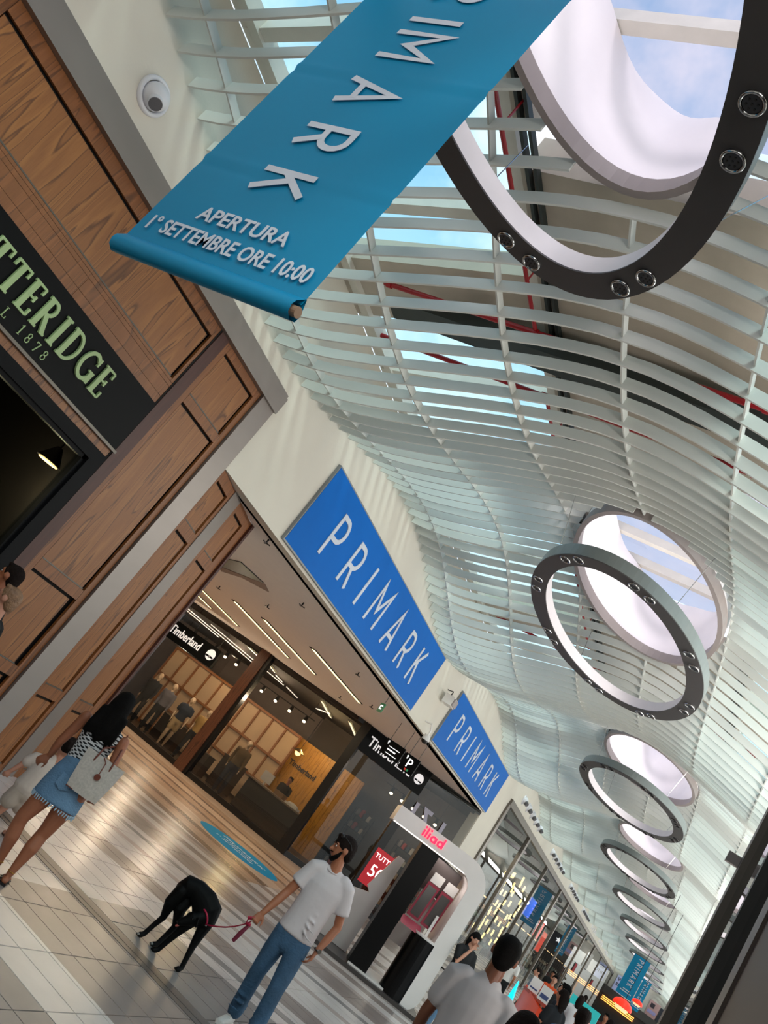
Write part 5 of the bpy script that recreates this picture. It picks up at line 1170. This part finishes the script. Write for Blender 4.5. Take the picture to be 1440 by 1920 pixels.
tube(bm, [c0+a1*.060*math.cos(2*PI*i/n)+a2*.060*math.sin(2*PI*i/n) for i in range(n+1)], .007, 8); cl2 = put('collar', bm, mat('leash_red', '#b01840', .5), dgt, smooth=True)
bm = B(); ball(bm, (-3.075, 6.64, .375), .011); put('collar_ring', bm, M_chrome, cl2, smooth=True)
# ---- leash
lt = thing('leash', 'crimson dog leash running from the dog collar to the held loop', 'leash', (-2.62, 6.28, .6))
hp = Vector((-2.618, 6.255, .675)); P = [Vector((-3.075, 6.63, .378)), Vector((-2.98, 6.55, .425)), Vector((-2.88, 6.47, .475)), Vector((-2.79, 6.39, .53)), Vector((-2.70, 6.32, .595)), hp]
P = [P[0]]+[P[i]*.5+P[i+1]*.5+Vector((0, 0, -.004)) for i in range(5) for _ in (0,)]+[P[-1]]
bm = B(); sweep(bm, P, [(.006, .003)]*len(P), 8, side=Z); put('strap', bm, MATS['leash_red'], lt, smooth=True)
bm = B(); sweep(bm, [hp+Vector((.01, .0, .03)), hp+Vector((-.03, -.01, .01)), hp+Vector((-.02, -.015, -.03)), hp+Vector((.015, -.005, -.02))], [(.012, .003)]*4, 8, side=Z); put('loop', bm, MATS['leash_red'], lt, smooth=True)
bm = B(); sweep(bm, [hp+Vector((.0, -.0, -.04)), hp+Vector((-.012, -.012, -.10)), hp+Vector((-.022, -.02, -.17))], [(.014, .006), (.018, .007), (.015, .006)], 8, side=X); put('handle', bm, mat('leash_handle', '#6d1630', .6), lt, smooth=True)

# ---- woman with tote bag, seen from behind
wt_ = thing('person', 'person with long black hair in a houndstooth top and denim skirt, seen from behind', 'person', (-3.80, 5.12, 0))
M_tan2 = mat('skin_tan_warm', '#9c5f42', .5, var=.05)
def hounds():
    m = D.materials.new('houndstooth'); m.use_nodes = True; t = m.node_tree; b = t.nodes['Principled BSDF']; l = t.links.new
    tcn = N(t, 'ShaderNodeTexCoord'); mpn = N(t, 'ShaderNodeMapping'); l(tcn.outputs['Object'], mpn.inputs[0]); mpn.inputs['Rotation'].default_value = (0, 0, .61)
    sp_ = N(t, 'ShaderNodeSeparateXYZ'); l(mpn.outputs[0], sp_.inputs[0])
    def w(o, sc, ph):
        a = N(t, 'ShaderNodeMath', operation='MULTIPLY_ADD'); l(o, a.inputs[0]); a.inputs[1].default_value = sc; a.inputs[2].default_value = ph
        s_ = N(t, 'ShaderNodeMath', operation='SINE'); l(a.outputs[0], s_.inputs[0]); return s_.outputs[0]
    p = N(t, 'ShaderNodeMath', operation='MULTIPLY'); l(w(sp_.outputs['X'], 150, 0), p.inputs[0]); l(w(sp_.outputs['Z'], 215, 0), p.inputs[1])
    q = N(t, 'ShaderNodeMath', operation='MULTIPLY_ADD'); l(w(sp_.outputs['Z'], 430, .6), q.inputs[0]); q.inputs[1].default_value = .35; l(p.outputs[0], q.inputs[2])
    r = ramp(t, [(0, (.008, .008, .010)), (.5, (.62, .62, .63))], 'CONSTANT'); a = N(t, 'ShaderNodeMath', operation='MULTIPLY_ADD'); l(q.outputs[0], a.inputs[0]); a.inputs[1].default_value = .5; a.inputs[2].default_value = .5
    l(a.outputs[0], r.inputs[0]); l(r.outputs[0], b.inputs['Base Color']); b.inputs['Roughness'].default_value = .85; return m
M_hound = hounds()
Sx = Vector((.80, .58, 0)).normalized(); Fw = Vector((-.58, .80, 0)).normalized()     # her right, her facing (away from the camera)
hd = Vector((-3.865, 5.07, 1.325)); bm = B(); head(bm, hd, Fw+Vector((0, 0, -.1)), Z, .93)
sweep(bm, [(-3.845, 5.08, 1.13), (-3.86, 5.07, 1.25)], [.048, .043], 12)
ls, le, lw_ = Vector((-3.985, 4.985, 1.135)), Vector((-4.01, 4.965, .905)), Vector((-4.03, 5.00, .79))
rs, re, rw = Vector((-3.725, 5.165, 1.145)), Vector((-3.665, 5.17, .93)), Vector((-3.70, 5.24, .78))
sweep(bm, [ls, (ls+le)/2, le, (le+lw_)/2, lw_], [.042, .037, .031, .029, .020], 12); sweep(bm, [rs, (rs+re)/2, re, (re+rw)/2, rw], [.042, .037, .031, .029, .020], 12)
hand(bm, lw_, (-.35, -.35, -.75), (-.3, .8, -.4), .86, .8, thumb=1); hand(bm, rw, (.1, .3, -.95), (-.7, .5, 0), .86, .8, thumb=-1)
LG = [((-3.86, 5.05, .70), (-3.885, 5.01, .40), (-3.885, 5.02, .36), (-3.86, 5.09, .08)), ((-3.745, 5.13, .70), (-3.775, 5.17, .40), (-3.78, 5.17, .36), (-3.765, 5.14, .07))]
for a, b_, c_, d_ in LG:
    a, b_, c_, d_ = map(Vector, (a, b_, c_, d_)); sweep(bm, [a, a*.5+b_*.5, b_, c_, c_*.68+d_*.32-Fw*.012, c_*.3+d_*.7, d_], [.083, .070, .050, .047, .050, .034, .024], 14)
    ft = d_.copy(); ft.z = .03; sweep(bm, [ft-Fw*.025, ft+Fw*.05, ft+Fw*.12-Z*.01], [(.024, .022), (.03, .02), (.034, .013)], 10, side=Sx)
remeshed('body', bm, M_tan2, wt_, .0075, 3); face_parts(wt_, hd, Fw, Z, .93)
bm = B(); S = Sx
sweep(bm, [(-3.855, 5.075, 1.20), (-3.855, 5.075, 1.165), (-3.85, 5.078, 1.08), (-3.84, 5.08, .97), (-3.83, 5.085, .87), (-3.828, 5.086, .82)], [(.07, .05), (.145, .062), (.135, .082), (.118, .078), (.122, .082), (.13, .088)], 20, side=S)
remeshed('sleeveless_top', bm, M_hound, wt_, .009, 4)
bm = B(); sweep(bm, [(-3.828, 5.086, .86), (-3.825, 5.088, .78), (-3.815, 5.09, .68), (-3.81, 5.09, .58)], [(.125, .086), (.148, .105), (.165, .115), (.172, .12)], 24, side=S, e1=.06)
sk = remeshed('denim_skirt', bm, M_denimL, wt_, .010, 3)
bm = B(); c0 = Vector((-3.81, 5.09, .575))
for i in range(46):
    a = 2*PI*i/46; p = c0+Sx*.168*math.cos(a)+Fw*.116*math.sin(a); cyl(bm, p+Z*.005, p-Z*(.016+.016*random.random())+Vector((random.uniform(-.006, .006), 0, 0)), .007, .003, 5)
tag(put('frayed_hem', bm, mat('fray', '#a9c2d6', .9), sk), kind='stuff')
bm = B(); p = c0+Z*.16-Fw*.118-Sx*.03; n = Sx*-.03; prism(bm, [(-.05, .05), (.05, .05), (.05, -.03), (0, -.055), (-.05, -.03)], p, Sx, Z, -Fw, -.004, .006); put('back_pocket', bm, M_denimL, sk)
bm = B(); sweep(bm, [(-3.825, 5.088, .845), (-3.825, 5.088, .87)], [(.128, .09), (.127, .089)], 24, side=S); put('waistband', bm, M_denimL, sk, smooth=True)
bm = B()   # long hair
sweep(bm, [hd+Z*.045-Fw*.01, hd-Fw*.03, hd-Fw*.055-Z*.08, hd-Fw*.075-Z*.17, hd-Fw*.08-Z*.25], [(.072, .085), (.080, .078), (.080, .055), (.068, .04), (.04, .025)], 16, side=Sx)
for q in range(9): a = (q-4)*.022; sweep(bm, [hd-Fw*.07+Sx*a-Z*.06, hd-Fw*.088+Sx*a*1.15-Z*(.19), hd-Fw*.08+Sx*a*1.25-Z*(.26+.02*math.sin(q*2))], [.022, .018, .008], 8)
remeshed('hair', bm, HAIR['black'], wt_, .009, 2)
for i, (a, b_, c_, d_) in enumerate(LG):
    d_ = Vector(d_); ft = Vector((d_.x, d_.y, 0)); bm = B(); prism(bm, [(-.045, -.026), (.05, -.03), (.13, -.034), (.155, 0), (.13, .034), (.05, .03), (-.045, .026)], ft, Fw, Sx, Z, .001, .016); sdl = put('sandal', bm, M_black, wt_)
    for q in (.04, .10): bm = B(); tube(bm, [ft+Fw*q-Sx*.034+Z*.01, ft+Fw*q+Z*.048-Z*q*.15, ft+Fw*q+Sx*.034+Z*.01], .006, 6); put('strap', bm, M_black, sdl, smooth=True)
    bm = B(); n = 14; tube(bm, [d_+Z*.02+Vector((.026*math.cos(2*PI*k/n), .026*math.sin(2*PI*k/n), 0)) for k in range(n+1)], .003, 5); put('anklet', bm, mat('gold', '#b58a3c', .3, .9), wt_, smooth=True)
bm = B(); n = 14; tube(bm, [lw_+Z*.03+Vector((.024*math.cos(2*PI*k/n), .024*math.sin(2*PI*k/n), .006*math.sin(2*PI*k/n))) for k in range(n+1)], .004, 5); put('bracelet', bm, MATS['gold'], wt_, smooth=True)
# tote bag on her right shoulder
bg_ = thing('tote_bag', 'pale patterned tote bag with brown straps on the houndstooth shoulder', 'bag', (-3.66, 5.09, .75))
M_bag = mat('bag_canvas', '#b5aca3', .7, var=.16, scale=60); M_strap = mat('bag_leather', '#6b3323', .5)
BO = Vector((-3.672, 5.075, .735)); BU = Vector((.80, .60, 0)).normalized(); BW = Vector((.60, -.80, 0)).normalized(); BV = Vector((-.03, 0, 1)).normalized()
bm = B(); vs = []
for v, hw, hd_ in ((0, .115, .055), (.05, .125, .052), (.16, .14, .035), (.27, .152, .012)):
    vs.append([bm.verts.new(BO+BU*u*hw+BW*w*hd_+BV*v) for u, w in ((-1, -1), (-.5, -1.1), (0, -1.15), (.5, -1.1), (1, -1), (1, 1), (.5, 1.1), (0, 1.15), (-.5, 1.1), (-1, 1))])
for a, b_ in zip(vs, vs[1:]):
    for i in range(10): bm.faces.new((a[i], a[(i+1) % 10], b_[(i+1) % 10], b_[i]))
bm.faces.new(vs[0]); bm.faces.new(vs[-1]); put('bag_body', bm, M_bag, bg_)
for w in (-1, 1):
    bm = B(); sweep(bm, [BO+BU*-.07+BV*.22+BW*w*.02, BO+BU*-.06+BV*.32+BW*w*.012, Vector((-3.735, 5.145, 1.10)), Vector((-3.73, 5.165, 1.205)), Vector((-3.70, 5.17, 1.12)), BO+BU*.05+BV*.33+BW*w*.012, BO+BU*.06+BV*.22+BW*w*.02], [.007]*7, 8); put('handle', bm, M_strap, bg_, smooth=True)
bm = B(); c0 = BO+BW*.05+BV*.15+BU*.02; cyl(bm, c0, c0+BW*.008, .022, n=20); put('leather_tag', bm, M_strap, bg_); bm = B(); tube(bm, [c0+BW*.004, c0+BV*.10+BW*-.012+BU*-.01, BO+BV*.27+BW*.014+BU*-.02], .004, 6); put('tag_cord', bm, M_strap, bg_, smooth=True)
bm = B(); n = 18
ring_ = [BO+BU*u*.117+BW*w*.057+BV*.002 for u, w in ((-1, -1), (1, -1), (1, 1), (-1, 1), (-1, -1))]; tube(bm, ring_, .004, 5); put('piping', bm, M_strap, bg_)

# ---- child
ch = thing('person', 'small child in loose off-white shirt and shorts beside the denim skirt', 'person', (-4.57, 5.74, 0))
Fc = Vector((-.8, .3, 0)).normalized(); Sc = Vector((.35, .93, 0)).normalized(); hd = Vector((-4.545, 5.76, .775))
M_ctop = mat('child_shirt', '#cfc3b6', .85, bump=.3, bscale=9); M_csh = mat('child_shorts', '#b8ab9c', .85, bump=.3, bscale=9)
bm = B(); head(bm, hd, Fc, Z, .88); sweep(bm, [(-4.55, 5.75, .62), hd-Z*.06], [.036, .034], 10)
a, b_, c_ = Vector((-4.67, 5.68, .59)), Vector((-4.71, 5.65, .49)), Vector((-4.73, 5.62, .41)); sweep(bm, [a, b_, c_], [.03, .026, .018], 10); hand(bm, c_, (-.3, -.4, -.8), (-.3, .8, 0), .6, .7)
a2, b2, c2 = Vector((-4.49, 5.84, .59)), Vector((-4.47, 5.86, .49)), Vector((-4.47, 5.84, .41)); sweep(bm, [a2, b2, c2], [.03, .026, .018], 10); hand(bm, c2, (0, 0, -1), (-.8, .3, 0), .6, .7)
for x_, y_, k_ in ((-4.59, 5.70, -.05), (-4.54, 5.80, .05)): sweep(bm, [(x_, y_, .36), (x_+k_*.4, y_, .20), (x_+k_, y_+k_*.3, .045), (x_+k_-.06, y_+.02, .025)], [.045, .035, .022, .02], 10)
remeshed('body', bm, SKIN['fair'], ch, .008, 3); face_parts(ch, hd, Fc, Z, .88)
bm = B(); ball(bm, hd+Z*.03-Fc*.015, (.078, .085, .075)); 
for q in range(14): a_ = q*2.4; ball(bm, hd+Z*(.02+.05*((q*7) % 5)/5)-Fc*.03+Vector((math.cos(a_)*.06, math.sin(a_)*.06, 0)), .022)
remeshed('hair', bm, HAIR['dark'], ch, .009, 1)
bm = B(); sweep(bm, [(-4.56, 5.75, .655), (-4.57, 5.745, .61), (-4.58, 5.74, .50), (-4.585, 5.74, .38)], [(.05, .04), (.10, .06), (.105, .08), (.125, .095)], 16, side=Sc)
sweep(bm, [a+Vector((.05, .03, .02)), a, a*.4+b_*.6], [.04, .045, .048], 10); sweep(bm, [a2-Vector((.03, .05, -.02)), a2, a2*.4+b2*.6], [.04, .045, .048], 10); remeshed('shirt', bm, M_ctop, ch, .01, 3)
bm = B(); sweep(bm, [(-4.58, 5.74, .42), (-4.58, 5.74, .34)], [(.10, .08), (.10, .08)], 14, side=Sc)
for x_, y_ in ((-4.60, 5.69), (-4.55, 5.79)): sweep(bm, [(x_, y_, .36), (x_-.015, y_, .24)], [.06, .07], 12)
remeshed('shorts', bm, M_csh, ch, .01, 3)
for i, (x_, y_) in enumerate(((-4.64, 5.69), (-4.49, 5.82))): bm = B(); prism(bm, [(-.04, -.022), (.08, -.026), (.10, 0), (.08, .026), (-.04, .022)], (x_, y_, 0), Fc, Fc.cross(Z), Z, .001, .02); s_ = put('sandal', bm, mat('sandal_brown', '#4a3427', .6), ch); bm = B(); tube(bm, [(x_-.02, y_-.03, .02), (x_-.03, y_, .05), (x_-.02, y_+.03, .02)], .006, 6); put('strap', bm, MATS['sandal_brown'], s_)

# ---- general standing / walking figure
def figure(label, x, y, face, h, top, bottom, skin='tan', hair='dark', long=False, step=.12, shorts=False, vox=.012, name='person', sleeves='short', arms=None, cat='person', lean=0., bag=None, group=None, hands=True, hairm=None, nohair=False):
    t = thing(name, label, cat, (x, y, 0), group); s = h/1.6
    F_ = Vector((math.cos(face), math.sin(face), 0)); R_ = F_.cross(Z); O = Vector((x, y, 0))
    def P(r, f, z): return O+R_*r*s+F_*(f+lean*z)*s+Z*z*s
    hd = P(0, .02, 1.495); bm = B(); head(bm, hd, F_, Z, s); sweep(bm, [P(0, 0, 1.30), P(0, .01, 1.44)], [.056*s, .046*s], 10)
    A = arms or {}
    for q in (-1, 1):
        sh = P(.165*q, 0, 1.275); el, wr_ = A.get(q, ((.20*q, -.02-.05*q*(step > 0), 1.02), (.195*q, .07-.06*q, .80)))
        el, wr_ = P(*el), P(*wr_); sweep(bm, [sh, (sh+el)/2, el, (el+wr_)/2, wr_], [.044*s, .04*s, .034*s, .031*s, .021*s], 10)
        if hands: hand(bm, wr_, (wr_-el), -R_*q if q not in A else F_, .95*s, .7, thumb=q)
        else: sweep(bm, [wr_, wr_+(wr_-el).normalized()*.09*s], [(.03*s, .015*s), (.022*s, .012*s)], 8, side=F_)
    legs_ = []
    for q in (-1, 1):
        hp_, kn, an = P(.08*q, 0, .84), P(.085*q, .04+step*q*.5, .45), P(.085*q, step*q, .08); legs_.append((hp_, kn, an))
        if shorts: sweep(bm, [hp_, kn, kn*.65+an*.35-F_*.012*s, an], [.07*s, .052*s, .05*s, .026*s], 10)
    remeshed('body', bm, SKIN[skin] if isinstance(skin, str) else skin, t, vox*.8, 2)
    if cat == 'person': face_parts(t, hd, F_, Z, s)
    bm = B(); sweep(bm, [P(0, 0, 1.335), P(0, 0, 1.29), P(0, .005, 1.18), P(0, 0, 1.02), P(0, 0, .86)], [(.075*s, .05*s), (.165*s, .075*s), (.165*s, .10*s), (.142*s, .092*s), (.155*s, .10*s)], 18, side=R_, e1=.2)
    for q in (-1, 1):
        sh = P(.165*q, 0, 1.275); el, wr_ = A.get(q, ((.20*q, -.02-.05*q*(step > 0), 1.02), (.195*q, .07-.06*q, .80))); el, wr_ = P(*el), P(*wr_)
        if sleeves == 'long': sweep(bm, [sh, el, wr_*.9+el*.1], [.06*s, .048*s, .034*s], 12)
        elif sleeves == 'short': sweep(bm, [P(.12*q, 0, 1.29), sh, sh*.4+el*.6], [.055*s, .06*s, .06*s], 12)
    remeshed('top', bm, top, t, vox, 3)
    bm = B(); sweep(bm, [P(0, 0, .93), P(0, 0, .80)], [(.142*s, .095*s), (.15*s, .1*s)], 16, side=R_)
    for hp_, kn, an in legs_: sweep(bm, [hp_, kn, an+Z*.03*s] if not shorts else [hp_, hp_*.35+kn*.65], [.082*s, .064*s, .058*s] if not shorts else [.085*s, .078*s], 12)
    remeshed('shorts' if shorts else 'trousers', bm, bottom, t, vox, 2)
    for hp_, kn, an in legs_:
        if vox < .014: shoe(t, an, F_, M_bottom if cat == 'person' else SKIN['mannequin'], .95*s)
        else: bm = B(); b_ = Vector((an.x, an.y, .04*s)); sweep(bm, [b_-F_*.04*s, b_+F_*.14*s], [(.035*s, .038*s), (.035*s, .024*s)], 8, side=R_); put('shoe', bm, M_black, t, smooth=True)
    if not nohair:
        if long:
            bm = B(); sweep(bm, [hd+Z*.04*s, hd-F_*.035*s, hd-F_*.06*s-Z*.1*s, hd-F_*.06*s-Z*.2*s], [(.078*s, .085*s), (.083*s, .075*s), (.08*s, .05*s), (.05*s, .025*s)], 14, side=R_); remeshed('hair', bm, hairm or HAIR[hair], t, vox*.8, 2)
        else: hair_short(t, hd, F_, Z, hairm or HAIR[hair], s*.99)
    return t
def M(n, c): return mat(n, c, .85, var=.08, bump=.2, bscale=9)
AW_ = math.atan2(1, -.17)
figure('person seen from behind in a pale T-shirt, cropped by the bottom edge beside the kiosk', -.86, 5.4, AW_, 1.70, M_tee2, M('trouser_grey', '#4a4d55'), 'brown', 'black', step=.1, vox=.010, lean=.02)
figure('person in a black T-shirt and pale jeans beside the kiosk, hand raised to the mouth', -2.60, 13.35, math.radians(-40), 1.44, M('tee_black', '#0f0f10'), M_denimL, 'fair', 'black', long=True, step=.05, vox=.012, arms={1: ((.17, .12, 1.05), (.06, .16, 1.36)), -1: ((-.19, .1, 1.02), (-.02, .18, 1.02))})
figure('young blond person in black at the left edge against the walnut panels', -4.95, 4.63, math.radians(205), 1.53, M('tee_black2', '#0d0d0f'), M('trs_dark', '#23252a'), 'fair', 'blond', step=.05, vox=.010, hairm=HAIR['blond'])
figure('dark-haired person behind the blond one at the left edge', -5.47, 4.98, math.radians(200), 1.66, M('tee_dark3', '#1a1718'), M('trs_dark', '#23252a'), 'tan', 'dark', step=.05, vox=.012)
CR = [
 ('person in a white top and black shorts walking away beyond the glass front', -3.27, 22.0, 100, 1.50, '#e6e0da', '#161616', 1, 0, 'dark'),
 ('person in a grey-blue top leaning near the orange desk', -2.60, 21.3, 200, 1.50, '#77839a', '#20232a', 0, 0, 'dark'),
 ('bearded staff member in black behind the orange desk', -2.05, 21.4, 270, 1.50, '#121214', '#121214', 0, 0, 'black'),
 ('staff member with an orange scarf behind the desk', -2.45, 23.2, 280, 1.58, '#d04a18', '#1b1b1d', 0, 0, 'black'),
 ('person in black with pulled-back hair talking by the desk', -1.22, 13.6, 150, 1.55, '#0c0d12', '#0c0d12', 0, 1, 'dark'),
 ('person in a dark navy jacket facing the one in black', -1.40, 15.4, 170, 1.62, '#10141f', '#16181d', 0, 0, 'black'),
 ('person in white with long dark hair beyond the dark jackets', -1.62, 21.6, 90, 1.58, '#d8d4d6', '#6b2a38', 0, 1, 'dark'),
 ('person with long dark hair seen from behind at the bottom edge', -.47, 4.35, 85, 1.48, '#4a3a36', '#1d1d20', 0, 1, 'dark'),
 ('person in a blue shirt seen from behind at the bottom edge', -.62, 9.4, 95, 1.58, '#2a4468', '#23262c', 0, 0, 'dark'),
 ('person in pale green among the far crowd', -.72, 17.5, 100, 1.58, '#8fa898', '#2a2a2c', 0, 1, 'dark'),
 ('person in red-brown among the far crowd', -1.15, 24.5, 250, 1.6, '#6a2a24', '#1d1d1f', 0, 0, 'black'),
 ('person in white among the far crowd near the dark screen', -.45, 19.0, 80, 1.55, '#d5d2cf', '#2b3140', 0, 0, 'dark'),
 ('person in black far down the arcade by the glass front', -3.6, 33.0, 270, 1.6, '#151515', '#1a1d25', 0, 0, 'black'),
 ('person in beige far down the arcade', -2.6, 36.0, 80, 1.6, '#a89880', '#2a2c33', 0, 1, 'dark'),
]
for i, (lab, x, y, fa, h, c1, c2, sh, lg, hr_) in enumerate(CR):
    figure(lab, x, y, math.radians(fa), h, M('crowd_top%d' % i, c1), M('crowd_low%d' % i, c2), ['tan', 'fair'][i % 2], hr_, long=bool(lg), shorts=bool(sh), step=.12 if i % 2 else .05, vox=.012 if y < 12 else .018, hands=(y < 12))
# mannequins in the window
MN = [(-15.35, 20.7, '#17181c', '#101116', 'leftmost window mannequin in a black shirt'), (-14.85, 20.9, '#5c585c', '#1a1a1d', 'window mannequin in a grey shirt beside the black-shirted one'), (-13.80, 20.5, '#1c2634', '#a08660', 'window mannequin in a navy tee and tan shorts'), (-13.35, 20.9, '#b08a4c', '#14161c', 'window mannequin in a mustard shirt'), (-11.55, 20.6, '#5a4526', '#171e2e', 'lone window mannequin in an olive jacket past the brown column')]
for i, (x, y, c1, c2, lab) in enumerate(MN):
    figure(lab, x, y, math.radians(-75+12*(i % 3)), 1.62, M('mn_top%d' % i, c1), M('mn_low%d' % i, c2), 'mannequin', step=.08, vox=.016, shorts=(i == 2), sleeves='short' if i in (2, 3) else 'long', name='mannequin', cat='mannequin', hands=False, nohair=True)
for i, (x, y, w_, d_, h_) in enumerate(((-14.6, 21.8, .9, .5, .75), (-12.9, 21.3, .5, .4, .6), (-12.3, 21.9, .6, .5, .9))):
    bm = B(); box(bm, x-w_/2, x+w_/2, y-d_/2, y+d_/2, .012, h_); box(bm, x-w_/2-.02, x+w_/2+.02, y-d_/2-.02, y+d_/2+.02, h_, h_+.03)
    tag(put('display_block', bm, mat('block_dark', '#2a1c14', .5, var=.2), origin=(x, y, .012)), ['low dark display block behind the grey-shirted mannequin', 'small dark display block beside the mustard-shirted mannequin', 'tall dark display block by the brown column'][i], 'plinth')
figure('shop assistant in black bending over the till', -10.6, 22.0, math.radians(-80), 1.5, M('assist_top', '#0f0e10'), M('assist_low', '#0f0e10'), 'tan', 'black', step=.03, vox=.016, lean=.06, hands=False)

# ------------------------------------------------------------------ to metres
for o in list(D.objects):
    if o.parent is None and o.type in ('MESH', 'EMPTY'):
        o.location = Vector(o.location)*K; o.scale = Vector(o.scale)*K
for t_ in [m for m in D.meshes if m.users == 0]: D.meshes.remove(t_)
